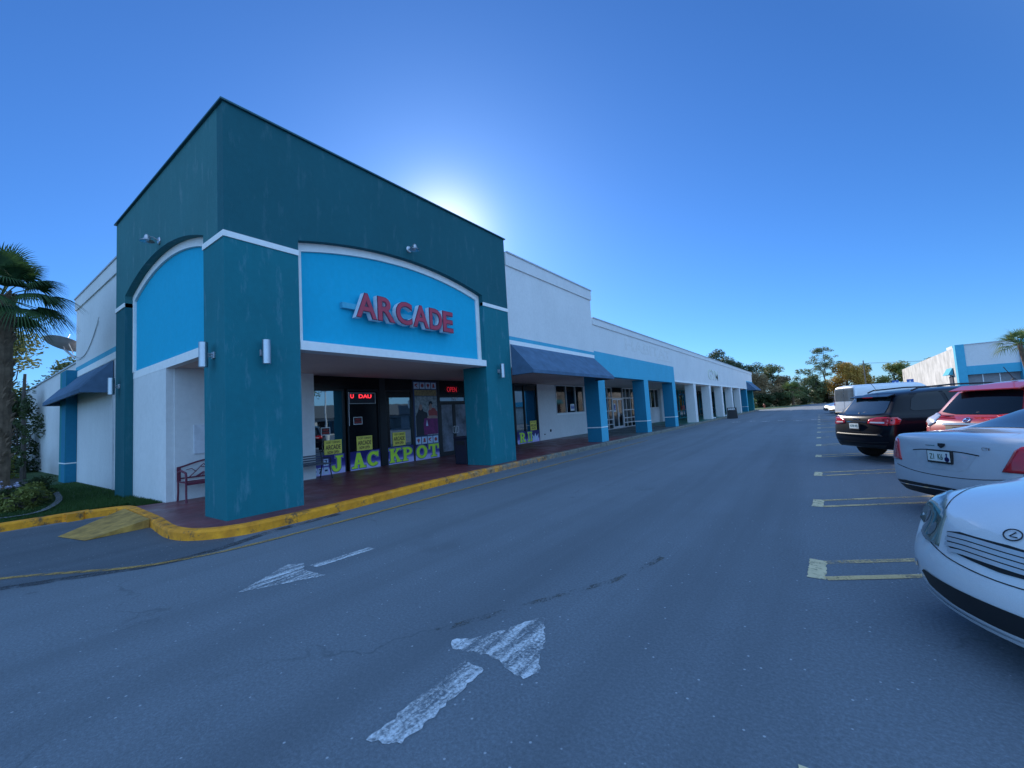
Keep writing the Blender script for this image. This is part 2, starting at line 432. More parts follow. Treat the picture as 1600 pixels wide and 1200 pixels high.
def frame4(o, x, y):
    x = Vector(x).normalized(); y = Vector(y).normalized(); z = x.cross(y)
    return Matrix(((x.x, y.x, z.x, o[0]), (x.y, y.y, z.y, o[1]), (x.z, y.z, z.z, o[2]), (0, 0, 0, 1)))
def wallX(x, y, z): return frame4((x, y, z), (0, 1, 0), (0, 0, 1))      # writing on a wall that faces +X

# ------------------------------------------------------------------ camera, world, sun
cam = bpy.data.cameras.new('camera'); co = bpy.data.objects.new('camera', cam); COL.objects.link(co)
yaw, pitch, roll = .6252, .0722, -.0597
f = Vector((-math.sin(yaw)*math.cos(pitch), math.cos(yaw)*math.cos(pitch), math.sin(pitch)))
r = Vector((math.cos(yaw), math.sin(yaw), 0)); u = r.cross(f)
r2 = r*math.cos(roll)+u*math.sin(roll); u2 = u*math.cos(roll)-r*math.sin(roll)
co.matrix_world = Matrix(((r2.x, u2.x, -f.x, 0), (r2.y, u2.y, -f.y, 0), (r2.z, u2.z, -f.z, 1.6), (0, 0, 0, 1)))
cam.sensor_width = 36; cam.lens = 36*660.757/1600; cam.clip_start = .05; cam.clip_end = 3000
scene.camera = co
SUN_EL, SUN_AZ = R(23.7), R(-44)          # azimuth measured from +Y towards +X
SKY_FILL = (2.7, 4.5, 6.8, 1)  # colour of the fill glow added to the sky behind the camera
w = bpy.data.worlds.new('World'); scene.world = w; w.use_nodes = True
nt = w.node_tree; bg = nt.nodes['Background']
sky = nt.nodes.new('ShaderNodeTexSky'); sky.sky_type = 'NISHITA'; sky.sun_disc = False
sky.sun_elevation = SUN_EL; sky.sun_rotation = SUN_AZ; sky.altitude = 0
sky.air_density = 1.0; sky.dust_density = .25; sky.ozone_density = 10.0
tint = nt.nodes.new('ShaderNodeMix'); tint.data_type = 'RGBA'; tint.blend_type = 'MULTIPLY'; tint.inputs[0].default_value = 1
tint.inputs[7].default_value = (.70, .90, 1.04, 1)
nt.links.new(sky.outputs[0], tint.inputs[6])
# added fill glow in the sky half opposite the sun, brightens shaded sides
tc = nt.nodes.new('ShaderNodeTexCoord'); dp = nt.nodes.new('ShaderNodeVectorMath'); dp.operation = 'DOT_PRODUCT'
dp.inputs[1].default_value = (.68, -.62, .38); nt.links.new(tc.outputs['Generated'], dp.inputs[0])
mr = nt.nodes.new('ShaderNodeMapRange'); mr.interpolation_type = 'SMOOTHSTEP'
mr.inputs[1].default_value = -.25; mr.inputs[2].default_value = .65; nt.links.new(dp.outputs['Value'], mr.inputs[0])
fill_mix = nt.nodes.new('ShaderNodeMix'); fill_mix.data_type = 'RGBA'; fill_mix.blend_type = 'ADD'
fill_mix.inputs[7].default_value = SKY_FILL; nt.links.new(mr.outputs[0], fill_mix.inputs[0]); nt.links.new(tint.outputs[2], fill_mix.inputs[6])
# forward-scattered aureole close around the sun
ds = nt.nodes.new('ShaderNodeVectorMath'); ds.operation = 'DOT_PRODUCT'; nt.links.new(tc.outputs['Generated'], ds.inputs[0])
ds.inputs[1].default_value = (math.sin(SUN_AZ)*math.cos(SUN_EL), math.cos(SUN_AZ)*math.cos(SUN_EL), math.sin(SUN_EL))
mx0 = nt.nodes.new('ShaderNodeMath'); mx0.operation = 'MAXIMUM'; mx0.inputs[1].default_value = 0; nt.links.new(ds.outputs['Value'], mx0.inputs[0])
pw = nt.nodes.new('ShaderNodeMath'); pw.operation = 'POWER'; pw.inputs[1].default_value = 270; nt.links.new(mx0.outputs[0], pw.inputs[0])
au = nt.nodes.new('ShaderNodeMix'); au.data_type = 'RGBA'; au.blend_type = 'ADD'; au.inputs[7].default_value = (5.6, 4.8, 3.6, 1)
nt.links.new(pw.outputs[0], au.inputs[0]); nt.links.new(fill_mix.outputs[2], au.inputs[6])
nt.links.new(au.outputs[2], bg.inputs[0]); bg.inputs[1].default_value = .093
sl = bpy.data.lights.new('sun', 'SUN'); sl.energy = 3.6; sl.angle = R(.5); sl.color = (1, .93, .82)
so = bpy.data.objects.new('sun', sl); COL.objects.link(so)
sd = Vector((math.sin(SUN_AZ)*math.cos(SUN_EL), math.cos(SUN_AZ)*math.cos(SUN_EL), math.sin(SUN_EL)))
so.rotation_euler = sd.to_track_quat('Z', 'Y').to_euler()
vs_ = scene.view_settings; vs_.view_transform = 'Standard'; vs_.look = 'None'; vs_.exposure = .8; vs_.gamma = 1
# ------------------------------------------------------------------ ground
XF, Y0, SF = -7.945, 2.884, -12.0
def sheet(name, pts, z, mat, kind='structure'):
    b = MB(); b.add([(x, y, z) for x, y in pts], [tuple(range(len(pts)))])
    o = b.build(name, mat); tag(o, kind=kind); return o
land = sheet('ground', [(-1500, -1500), (1500, -1500), (1500, 1500), (-1500, 1500)], -.02, M['land'])
park = sheet('parking_lot', [(-80, -60), (90, -60), (90, 92), (-1, 92), (-9.9, 76), (-80, 76)], 0, M['asphalt'])
road = sheet('road', [(-6, 91.8), (3, 91.8), (8, 160), (0, 160)], .004, M['asphalt'])
verge = sheet('grass_verge', [(-60, 76.3), (-10.5, 77.5), (-8.2, 82), (-5.5, 90), (-3.2, 100), (-1.6, 114), (-1, 130), (-60, 130)], .03, M['grass'])
patch = sheet('asphalt_patch', [(-14, -3), (-8.6, -1.2), (-7.6, .55), (-6.75, 1.9), (-6.95, 2.6), (-7.3, 2.75), (-7.6, 2.55), (-8.5, 2.3), (-9.7, 2.3), (-12.0, 2.4), (-12.3, .8), (-14, -3)][:-1], .004, M['asphalt_old'])
# yellow line parallel to the kerb
cl = [(-9.6, -1.2), (-8.13, .55), (-7.05, 1.48), (-6.72, 2.1), (-6.6, 2.75), (-6.58, 4.4), (-6.62, 8), (-6.7, 13), (-6.75, 20)]
def smooth_path(p, n=6):
    out = []
    for i in range(len(p)-1):
        p0, p1, p2, p3 = [Vector(p[max(0, min(len(p)-1, j))]) for j in (i-1, i, i+1, i+2)]
        for k in range(n):
            t = k/n; out.append(.5*((2*p1)+(p2-p0)*t+(2*p0-5*p1+4*p2-p3)*t*t+(-p0+3*p1-3*p2+p3)*t**3))
    out.append(Vector(p[-1])); return out
def strip(mb, path, wd, z):
    for i in range(len(path)):
        d = (path[min(i+1, len(path)-1)]-path[max(i-1, 0)]).normalized(); nrm = Vector((-d.y, d.x))
        a = path[i]+nrm*wd/2; b = path[i]-nrm*wd/2
        mb.v += [(a.x, a.y, z), (b.x, b.y, z)]
        if i: k = len(mb.v); mb.f.append((k-4, k-3, k-1, k-2))
    return mb
tag(strip(MB(), smooth_path(cl), .09, .0085).build('yellow_road_line', M['mark_y']), kind='structure')
tag(strip(MB(), smooth_path([(-8.9, -1.4), (-8.0, -.1), (-7.3, .95), (-6.83, 1.8), (-6.88, 2.5), (-7.1, 3.2), (-7.2, 4.4)]), .16, .0065).build('tar_seam', streaky('rough_tar_edge', (.06, .062, .07), .50, (3, 3, 1))), kind='structure')
# arrows
def ragged(pts, amp=.012, step=.03):
    out = []
    for i in range(len(pts)):
        a, c = Vector(pts[i]), Vector(pts[(i+1) % len(pts)]); n = max(2, int((c-a).length/step)); d = (c-a).normalized(); nr = Vector((-d.y, d.x))
        for k in range(n): out.append(a.lerp(c, k/n)+nr*(random.uniform(-amp, amp)*(1.6 if k % 3 == 0 else 1) if k else 0))
    return out
def mark(pts, name, mat, z=.004, amp=.012):
    q = ragged(pts, amp); v, e, f_, *_ = delaunay_2d_cdt(q, [(i, (i+1) % len(q)) for i in range(len(q))], [], 1, 1e-6)
    b = MB().add([(p.x, p.y, z) for p in v], [tuple(t) for t in f_]); return tag(b.build(name, mat), kind='structure')
mark([(-4.84, 1.84), (-5.22, 2.52), (-5.08, 2.64), (-4.84, 2.52), (-4.45, 2.54)], 'arrow_marking', M['mark_w'])
mark([(-4.93, 2.63), (-4.80, 2.64), (-4.74, 3.38), (-4.87, 3.37)], 'arrow_marking', M['mark_w2'], amp=.008)
mark([(-1.89, 2.90), (-2.13, 2.42), (-2.30, 2.26), (-2.22, 2.18), (-1.95, 2.25), (-1.73, 2.18), (-1.60, 2.15), (-1.55, 2.25)], 'arrow_marking', M['mark_w'])
mark([(-2.05, 2.13), (-1.87, 2.10), (-1.83, 1.42), (-2.01, 1.34)], 'arrow_marking', M['mark_w2'])
# stall markings: a painted cap and two thin lines running off at an angle
for y in (-.6, 2.0, 4.9, 7.9, 10.85, 14.1, 17.2, 20.3, 23.4, 26.5, 29.6, 32.7, 35.8, 39, 42, 45):
    mark([(-.235, y-.26), (-.10, y-.27), (-.085, y+.25), (-.22, y+.27)], 'stall_marking', M['mark_stall_cap'], amp=.006)
    b = MB()
    for dy in (-.235, .21):
        strip(b, [Vector((-.10, y+dy)), Vector((4.3, y+dy+4.4*.60))], .085, .0045 if dy < 0 else .0045)
    tag(b.build('stall_marking', M['mark_stall']), kind='structure')
# crosswalk dashes far up the aisle
for i in range(6):
    b = MB(); x = -5.6+i*1.0; y = 36.2+.9*(i % 2)-i*.25
    b.add([(x, y, .004), (x+.5, y+.15, .004), (x+.5, y+.75, .004), (x, y+.6, .004)], [(0, 1, 2, 3)])
    tag(b.build('crossing_marking', M['mark_w2']), kind='structure')
# skid / oil marks in the aisle
b = MB(); strip(b, smooth_path([(-2.5, 2.3), (-1.95, 3.35), (-1.75, 3.7), (-1.6, 4.1), (-1.5, 4.6)]), .07, .004)
tag(b.build('tar_seam', streaky('tar_stain', (.12, .115, .105), .28, (9, 3, 1))), kind='structure')

# kerb and walkway
kp = [(-12.5, -14), (-12.42, .6), (-12.36, 1.6), (-12.2, 2.25), (-11.95, 2.44), (-11.2, 2.42), (-9.75, 2.34), (-9.2, 2.28), (-8.47, 2.22), (-7.95, 2.28), (-7.58, 2.5), (-7.38, 2.8), (-7.31, 3.1), (-7.31, 4.2), (-7.42, 5.8), (-7.56, 7.6), (-7.64, 12), (-7.67, 20), (-7.62, 40), (-7.6, 74)]
ks = smooth_path(kp, 5)
prof = [(0, -.03), (0, .115), (.012, .14), (.035, .152), (.15, .154), (.15, -.03)]   # offset inwards, height
b = MB()
for i, p in enumerate(ks):
    d = (ks[min(i+1, len(ks)-1)]-ks[max(i-1, 0)]).normalized(); nrm = Vector((-d.y, d.x))
    for o_, z in prof: b.v.append((p.x+nrm.x*o_, p.y+nrm.y*o_, z))
    if i:
        k = i*len(prof)
        for j in range(len(prof)-1): b.f.append((k-len(prof)+j, k-len(prof)+j+1, k+j+1, k+j))
tag(b.build('kerb', M['kerb'], smooth=False), kind='structure')
wp = [(x, y) for x, y in [(-11.9, 2.5), (-9.6, 2.44), (-8.47, 2.32), (-8.0, 2.38), (-7.68, 2.58), (-7.49, 2.88), (-7.42, 3.2), (-7.42, 4.2), (-7.54, 6), (-7.7, 8), (-7.75, 12), (-7.78, 20), (-7.72, 40), (-7.7, 74), (-12.6, 74), (-12.6, 3.3), (-11.62, 3.2)]]
sheet('walkway', wp, .15, M['walk'])
b = MB(); b.add([(-11.75, 2.41, .151), (-9.72, 2.33, .151), (-9.62, 1.5, .012), (-10.55, 1.32, .012), (-9.72, 2.33, 0), (-11.75, 2.41, 0)], [(0, 1, 2, 3), (1, 4, 2), (0, 3, 5)])
tag(b.build('kerb_ramp', M['ramp']), kind='structure')
sheet('lawn', [(-60, -14), (-12.6, -14), (-12.5, .8), (-12.35, 1.9), (-12.1, 2.45), (-11.65, 2.55), (-11.62, 3.6), (-60, 4.2)], .11, M['grass'])
# grass blades near the kerb, and clover clumps
def blades(n, region, h, mat, name):
    b = MB()
    for _ in range(n):
        x, y, z = region()
        a = random.uniform(0, 6.28); hh = h*random.uniform(.5, 1.2); wv = .006
        lx, ly = random.uniform(-.5, .5)*hh, random.uniform(-.5, .5)*hh
        b.add([(x-math.cos(a)*wv, y-math.sin(a)*wv, z), (x+math.cos(a)*wv, y+math.sin(a)*wv, z), (x+lx, y+ly, z+hh)], [(0, 1, 2)])
    return b.build(name, mat)
M['blade'] = leaf_mat('grass_blades', (.02, .05, .012), (.06, .12, .025), .3)
tag(blades(30000, lambda: (lambda t: (-12.6-9*t**1.8, random.uniform(.2, 3.1), .11) if random.random() > .08 else (random.uniform(-12.6, -11.75), random.uniform(2.66, 3.04), .11))(random.random()), .075, M['blade'], 'grass'), kind='stuff')
sheet('planting_bed', [(-30, .2), (-15, .45), (-13.6, .75), (-13.3, 1.1), (-13.7, 1.5), (-15.5, 1.95), (-18, 2.2), (-30, 2.4)], .118, M['soil'])
b = MB(); strip(b, smooth_path([(-30, .2), (-15, .45), (-13.6, .75), (-13.3, 1.1), (-13.7, 1.5), (-15.5, 1.95), (-18, 2.2)]), .12, .16)
for i in range(len(b.v)): pass
tag(b.build('bed_edging', simple('edging_concrete', (.13, .13, .14), .9)), kind='structure')

# ------------------------------------------------------------------ the shopping plaza
P = thing('shopping_plaza', 'long single storey shopping plaza with dark teal arched corner tower and blue canopy', 'building', (XF, Y0, 0))
def part(mb, name, mat, lab=None, parent=None, **kw):
    o = mb.build(name, mat, P if parent is None else parent, **kw)
    if lab: o['label'] = lab
    return o
def sub(mb, name, mat, parent, **kw):
    """sub-part of a part of the plaza (parts sit at the plaza's origin)"""
    off = P.location
    mb.v = [tuple(Vector(v)-off) for v in mb.v]
    return mb.build(name, mat, parent, world=False, **kw)
XL, CW, Y1, Y2, Y3, H = -15.0, -8.87, 4.16, 9.74, 11.006, 7.36
def arc(a0, a1, z0, zp, n=28):
    """circular arc from (a0,z0) to (a1,z0) peaking at zp"""
    c = (a1-a0)/2; s = zp-z0; rad = (c*c+s*s)/(2*s); m = (a0+a1)/2; zc = zp-rad; t = math.asin(c/rad)
    return [(m+rad*math.sin(-t+2*t*i/n), zc+rad*math.cos(-t+2*t*i/n)) for i in range(n+1)]
ZC = 4.93
# front fascia with its arch (faces the lot)
ar = arc(Y1, Y2, 5.24, 5.60)
part(MB().prism([(Y0, ZC), (Y1, ZC)]+ar+[(Y2, ZC), (Y3, ZC), (Y3, H), (Y0, H)], 0, XF-.26, XF), 'tower_wall', M['teal'])
# left fascia with its arch
al = arc(-14.12, CW, 5.22, 5.68)
part(MB().prism([(XL, ZC), (-14.12, ZC)]+al+[(CW, ZC), (XF-.26, ZC), (XF-.26, H), (XL, H)], 1, Y0, Y0+.26), 'tower_wall', M['teal_old'], 'chalky teal side face of the tower')
part(MB().box(XL, XF-.26, Y3-.25, Y3, 3.3, H).box(XL, XL+.25, Y0+.26, Y3-.25, 0, H), 'tower_wall', M['teal'])
part(MB().box(XL-.06, XF+.05, Y0-.05, Y3+.05, H, H+.035), 'coping', M['coping'], bevel=.006)
# columns
part(MB().box(CW, XF, Y0, Y1, .14, ZC), 'column', M['teal_col'], 'front column at the street corner', bevel=.008)
part(MB().box(CW, XF, Y2, Y3, .14, ZC), 'column', M['teal_col'], bevel=.008)
part(MB().box(XL+.001, -14.12, Y0, Y0+.86, .05, ZC), 'column', M['teal'], bevel=.008)
# white bands round the columns
t = .018
part(MB().box(CW-.001, XF+t, Y0-t, Y1, ZC, ZC+.105), 'band', M['trim'])
part(MB().box(XF-.1, XF+t, Y2, Y3+t, ZC, ZC+.105), 'band', M['trim'])
part(MB().box(XL-t, -14.12, Y0-t, Y0+.5, ZC, ZC+.105), 'band', M['trim'])
# recessed blue panels with white surrounds
XP = XF-.2
pin = [(a, z-.16) for a, z in arc(Y1+.13, Y2-.13, 5.26, 5.60)]
part(MB().prism([(Y1-.02, 3.26), (Y2+.02, 3.26), (Y2+.02, 5.75), (Y1-.02, 5.75)], 0, XP-.12, XP), 'sign_panel', M['blue'], 'bright blue panel under the front arch')
def frame_prism(outer, inner, ax, lo, hi):
    b = MB(); n = len(outer)
    def p(a, c, k): return {0: (k, a, c), 1: (a, k, c)}[ax]
    for k in (lo, hi):
        for a, c in outer: b.v.append(p(a, c, k))
        for a, c in inner: b.v.append(p(a, c, k))
    for i in range(n-1):
        b.f += [(i, i+1, n+i+1, n+i), (2*n+i, 3*n+i, 3*n+i+1, 2*n+i+1), (n+i, n+i+1, 3*n+i+1, 3*n+i), (i, 2*n+i, 2*n+i+1, i+1)]
    return b
oa = arc(Y1-.005, Y2+.005, 5.245, 5.605)
outer = [(Y1, 3.24)]+oa+[(Y2, 3.24)]; inner = [(Y1+.13, 3.24)]+pin+[(Y2-.13, 3.24)]
part(frame_prism(outer, inner, 0, XP+.001, XP+.05), 'surround', M['trim'])
part(MB().box(XP-.12, XF+.03, Y1, Y2-.001, 3.08, 3.26), 'surround', M['trim'], bevel=.006)
YP = Y0+.2
pl = [(a, z-.16) for a, z in arc(-14.12+.13, CW-.13, 5.24, 5.68)]
part(MB().box(-14.14, CW+.02, YP, YP+.12, 3.26, 5.8), 'sign_panel', M['blue'], 'blue panel under the side arch')
oa = arc(-14.125, CW+.005, 5.225, 5.685)
part(frame_prism([(-14.12, 3.24)]+oa+[(CW, 3.24)], [(-13.99, 3.24)]+pl+[(CW-.13, 3.24)], 1, YP-.05, YP-.001), 'surround', M['trim'])
part(MB().box(-14.119, CW-.001, Y0+.166, YP+.12, 3.08, 3.262), 'surround', M['trim'])
part(MB().box(-14.119, -11.60, Y0+.17, 3.5, .05, 3.26).box(-11.9, -11.58, 3.2, 6.42, .05, 3.12), 'wall', M['white'], 'white wall of the side bay and bench alcove', bevel=.004)
# tower soffit
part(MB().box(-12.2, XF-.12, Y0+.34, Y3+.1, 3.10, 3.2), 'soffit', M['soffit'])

# main frontage above the walkway
YA, HT, HL, YE = 17.384, 6.93, 5.70, 72.4
part(MB().box(XF-.3, XF-.001, Y3+.001, YA, 4.15, HT), 'wall', M['white'])
part(MB().box(XF-.3, XF-.001, YA+.001, YE, 4.22, HL).box(XF-.3, XF-.001, 30.11, YE, 3.30, 4.22), 'wall', M['white'])
part(MB().box(XF-.28, XF+.045, Y3+.002, YA+.04, HT-.42, HT), 'cornice', M['white'])
part(MB().box(XF-.28, XF+.045, YA+.041, YE+.04, HL-.28, HL), 'cornice', M['white'])
part(MB().box(XF-.34, XF+.075, Y3+.06, YA+.07, HT+.001, HT+.05).box(XF-.34, XF+.075, YA+.071, YE+.07, HL+.001, HL+.05), 'coping', M['coping_w'])
part(MB().box(XF-.3, XF+.004, Y3+.003, YA, 4.02, 4.149), 'stripe', M['lblue'])
part(MB().box(XF-.3, XF+.012, Y3+.003, YA, 3.88, 4.019), 'stripe', M['trim'])
part(MB().box(XF-.3, XF-.004, Y3+.003, YA, 3.12, 3.879), 'wall', M['white'])
part(MB().box(XF-.3, XF+.006, YA+.001, 30.11, 3.12, 4.219), 'canopy_beam', M['lblue'], 'bright blue beam over the first three slim columns')
part(MB().box(XF-.3, XF+.03, 30.111, 66, 3.18, 3.299), 'canopy_beam', M['trim'])
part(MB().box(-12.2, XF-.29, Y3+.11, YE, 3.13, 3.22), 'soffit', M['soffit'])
# slim fin columns
for i, y in enumerate((17.58, 23.75, 29.45, 35.4, 41.2, 47.0, 53.0, 58.9, 65.0)):
    mt = M['lblue'] if i in (0, 1, 2, 8) else M['white']
    c = part(MB().box(-8.62, XF+.008, y, y+.72, .14, 3.179 if i > 2 else 3.119), 'column', mt, 'blue column' if i in (0, 1, 2, 8) else 'white column', bevel=.008)
    if i in (0, 1, 2, 8):
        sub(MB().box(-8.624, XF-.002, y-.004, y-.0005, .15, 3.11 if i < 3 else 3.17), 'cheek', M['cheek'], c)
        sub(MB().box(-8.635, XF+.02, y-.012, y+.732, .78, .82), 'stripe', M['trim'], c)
part(MB().box(-12.6, XF-.001, 71.6, YE, .05, 3.29), 'wall', M['dteal'], 'green teal end wall')
part(MB().box(XF-.3, XF+.02, 66.0, 72.38, 3.301, 4.3), 'canopy_beam', M['lblue'])
# building body behind the walkway
b = MB()
b.box(-60, -12.6, Y3, 72.3, 0, 5.2).box(-22.5, -15.001, 3.25, Y3, 0, HT-.3).box(-60, -22.51, 6, Y3, 0, 4.6)
part(b, 'wall', M['offwhite'])
part(MB().box(-60, XF-.31, YA, YE, 5.2, 5.28).box(-15, XF-.31, Y3+.01, YA, 6.3, 6.4), 'roof', M['roofgrey'])
part(MB().box(XL+.26, XF-.27, Y0+.27, Y3-.26, 7.0, 7.1), 'roof', M['roofgrey'])
part(MB().box(-15.3, -15.002, Y3+.01, YA, 5.2, HT).box(-15, XF-.31, YA-.25, YA-.001, 5.3, HT), 'wall', M['offwhite'])

# left side elevation
YS = 3.22
part(MB().box(-22.55, -15.002, YS, YS+.3, 0, HT), 'wall', M['white'], 'white side wall left of the tower')
part(MB().box(-22.59, -15.003, YS-.045, YS+.28, HT-.42, HT), 'cornice', M['white'])
part(MB().box(-22.62, -15.003, YS-.075, YS+.34, HT+.001, HT+.05), 'coping', M['coping_w'])
part(MB().box(-22.5, -15.003, YS-.006, YS+.1, 4.16, 4.33), 'stripe', M['lblue'])
part(MB().box(-22.5, -15.003, YS-.018, YS+.1, 3.95, 4.159), 'stripe', M['trim'])
c = part(MB().box(-23.35, -22.15, 2.92, YS-.001, 0, 4.2), 'column', M['dteal'], bevel=.006)
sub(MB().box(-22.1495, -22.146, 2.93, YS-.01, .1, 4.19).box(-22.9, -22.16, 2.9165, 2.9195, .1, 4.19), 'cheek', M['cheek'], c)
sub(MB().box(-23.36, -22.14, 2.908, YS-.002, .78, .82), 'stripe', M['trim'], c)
part(MB().box(-16.95, -16.86, YS-.03, YS-.001, .1, 3.0), 'pipe', M['offwhite'])
part(MB().box(-40, -22.56, YS+.25, YS+.5, 0, 4.72), 'wall', M['white'], 'low white wall at the far left')
part(MB().box(-40, -22.56, YS+.2, YS+.52, 4.721, 4.78), 'coping', M['coping_w'])
# awnings
def awning(pts_top, pts_out, zt, zb, val, ax_wall, name, lab):
    b = MB()
    (a0, a1), (o0, o1) = pts_top, pts_out
    v = [a0+(zt,), a1+(zt,), o1+(zb,), o0+(zb,), o0+(zb-val,), o1+(zb-val,), a0+(zb-val,), a1+(zb-val,)]
    b.add(v, [(0, 1, 2, 3), (3, 2, 5, 4), (0, 3, 4, 6), (1, 7, 5, 2)])
    return part(b, name, M['awning'], lab)
aw = awning(((XF+.015, Y3+.03), (XF+.015, 17.3)), ((-7.12, Y3+.03), (-7.05, 17.3)), 3.88, 2.98, .11, 0, 'awning', 'slate awning right of the tower')
sub(MB().box(-7.16, -7.13, Y3+.05, 17.28, 2.86, 2.89).box(XF+.02, -7.13, Y3+.05, Y3+.08, 2.86, 2.89).box(XF+.02, -7.1, 17.24, 17.27, 2.86, 2.89), 'awning_frame', M['darkmetal'], aw)
aw = awning(((-23.6, YS-.02), (-16.9, YS-.02)), ((-23.6, 2.5), (-16.9, 2.5)), 3.93, 3.08, .12, 1, 'awning', 'slate awning on the left side wall')
sub(MB().box(-23.58, -16.92, 2.53, 2.56, 2.965, 2.99), 'awning_frame', M['darkmetal'], aw)
aw = awning(((XF+.015, 66.0), (XF+.015, 72.38)), ((-6.9, 66.0), (-6.9, 72.38)), 4.2, 3.1, .12, 0, 'awning', 'small awning at the far end')
# low cables on the side wall
b = MB()
for k, sg in ((0, .5), (1, .8)):
    pts = [(-22.4+3.6*i/12, YS-.02, 4.62+.12*k+(.85)*(i/12)**2-sg*.35*math.sin(math.pi*i/12)) for i in range(13)]
    b.tube(pts, .007, 5)
part(b, 'cable', M['galv'])

# ---- storefronts (plane x = SF)
def sfbox(y0, y1, z0, z1, d0=-.06, d1=.02): return MB().box(SF+d0, SF+d1, y0, y1, z0, z1)
def window(y0, y1, z0, z1, nm, gm, fr, fw=.06, muls=(), rails=()):
    b = MB(); b.box(SF-.08, SF+.03, y0, y1, z1-fw, z1).box(SF-.08, SF+.03, y0, y1, z0, z0+fw)
    b.box(SF-.08, SF+.03, y0, y0+fw, z0+fw, z1-fw).box(SF-.08, SF+.03, y1-fw, y1, z0+fw, z1-fw)
    for m in muls: b.box(SF-.078, SF+.028, m-fw/2, m+fw/2, z0+fw, z1-fw)
    for q in rails: b.box(SF-.076, SF+.026, y0+fw, y1-fw, q-fw/2, q+fw/2)
    w_ = part(b, nm, fr)
    g = MB().box(SF-.035, SF-.02, y0+fw*.6, y1-fw*.6, z0+fw*.6, z1-fw*.6)
    sub(g, 'pane', gm, w_); return w_
# arcade bay
part(sfbox(6.42, 16.7, .05, 3.12, -.5, -.12), 'wall', M['bfilm'])
part(sfbox(6.43, 10.32, 2.70, 3.10, -.1, .03), 'transom_panel', M['bfilm'])
window(6.45, 7.62, .14, 2.70, 'window', M['tint'], M['black'], .05)
window(7.70, 8.90, .14, 2.70, 'window', M['bfilm'], M['black'], .05)
sub_strip = part(sfbox(7.75, 7.80, 1.55, 2.62, -.018, -.012), 'curtain_edge', M['signwhite'])
window(9.14, 10.33, .14, 2.70, 'window', M['tint'], M['black'], .05)
part(sfbox(9.19, 9.33, .66, 2.66, -.02, -.005), 'film_strip', M['bfilm'])
part(sfbox(9.33, 10.28, 2.44, 2.66, -.02, -.005), 'film_strip', M['bfilm'])
part(MB().box(SF-.1, SF+.05, 8.90, 9.14, .14, 3.1), 'door_post', M['black'])
window(10.34, 11.60, .14, 3.10, 'window', M['bfilm'], M['black'], .04)
# entrance doors
part(sfbox(11.62, 13.5, 2.47, 3.10, -.06, .0), 'transom_panel', M['bfilm'])
def glass_door(y0, y1, zb, zt, fr, gm, hside, fw=.07):
    b = MB().box(SF-.05, SF+.01, y0, y0+fw, zb, zt).box(SF-.05, SF+.01, y1-fw, y1, zb, zt).box(SF-.05, SF+.01, y0+fw, y1-fw, zt-fw, zt).box(SF-.05, SF+.01, y0+fw, y1-fw, zb, zb+.16)
    d = part(b, 'door', fr)
    sub(MB().box(SF-.03, SF-.02, y0+fw*.7, y1-fw*.7, zb+.14, zt-fw*.7), 'pane', gm, d)
    yh = y1-.04 if hside > 0 else y0+.04; s = 1 if hside < 0 else -1
    sub(MB().tube([(SF+.01, yh, 1.0), (SF+.06, yh, 1.0), (SF+.06, yh+.0, 1.28), (SF+.01, yh, 1.28)], .012, 6).tube([(SF+.06, yh, 1.0), (SF+.06, yh+s*.12, 1.03), (SF+.06, yh+s*.12, 1.25), (SF+.06, yh, 1.28)], .012, 6), 'door_handle', M['alu'], d)
    return d
glass_door(11.72, 12.50, .15, 2.22, M['black'], M['doorfrost'], 1)
glass_door(12.51, 13.30, .15, 2.22, M['black'], M['doorfrost'], -1)
b = MB().box(SF-.06, SF+.03, 11.61, 11.715, .15, 3.1).box(SF-.06, SF+.03, 13.31, 13.42, .15, 3.1).box(SF-.06, SF+.03, 11.716, 13.309, 2.225, 2.29).box(SF-.06, SF+.03, 11.716, 13.309, 2.44, 2.48)
part(b, 'door_frame', M['black'])
part(MB().box(SF-.04, SF-.02, 11.716, 13.309, 2.29, 2.44), 'transom_light', M['tint'])
b = MB(); text(b, '7377', .10, wallX(SF+.005, 12.58, 2.32), extrude=.004, bold=.02)
part(b, 'house_number', M['signwhite'])
window(13.45, 15.0, .14, 3.1, 'window', M['tint'], M['black'], .05)
window(15.02, 16.66, .14, 3.1, 'window', M['tint'], M['black'], .05)
# second arcade window, past the tower
window(16.70, 18.80, .14, 3.12, 'window', M['tint'], M['black'], .07, muls=(17.56,))
part(sfbox(16.78, 18.72, 2.78, 3.04, -.02, -.008), 'transom_panel', M['bfilm'])
# white wall with a horizontal shop window
part(MB().box(SF-.6, SF, 18.81, 20.72, .05, 3.13).box(SF-.3, SF, 20.72, 24.25, .05, 1.42).box(SF-.6, SF, 24.25, 27.3, .05, 3.13), 'wall', M['white'], 'white wall behind the first blue column')
window(20.73, 24.24, 1.49, 3.12, 'window', M['glass'], M['alu'], .045, muls=(21.95, 23.1))
part(MB().box(SF-.2, SF+.05, 20.7, 24.27, 1.421, 1.488), 'sill', M['trim'])
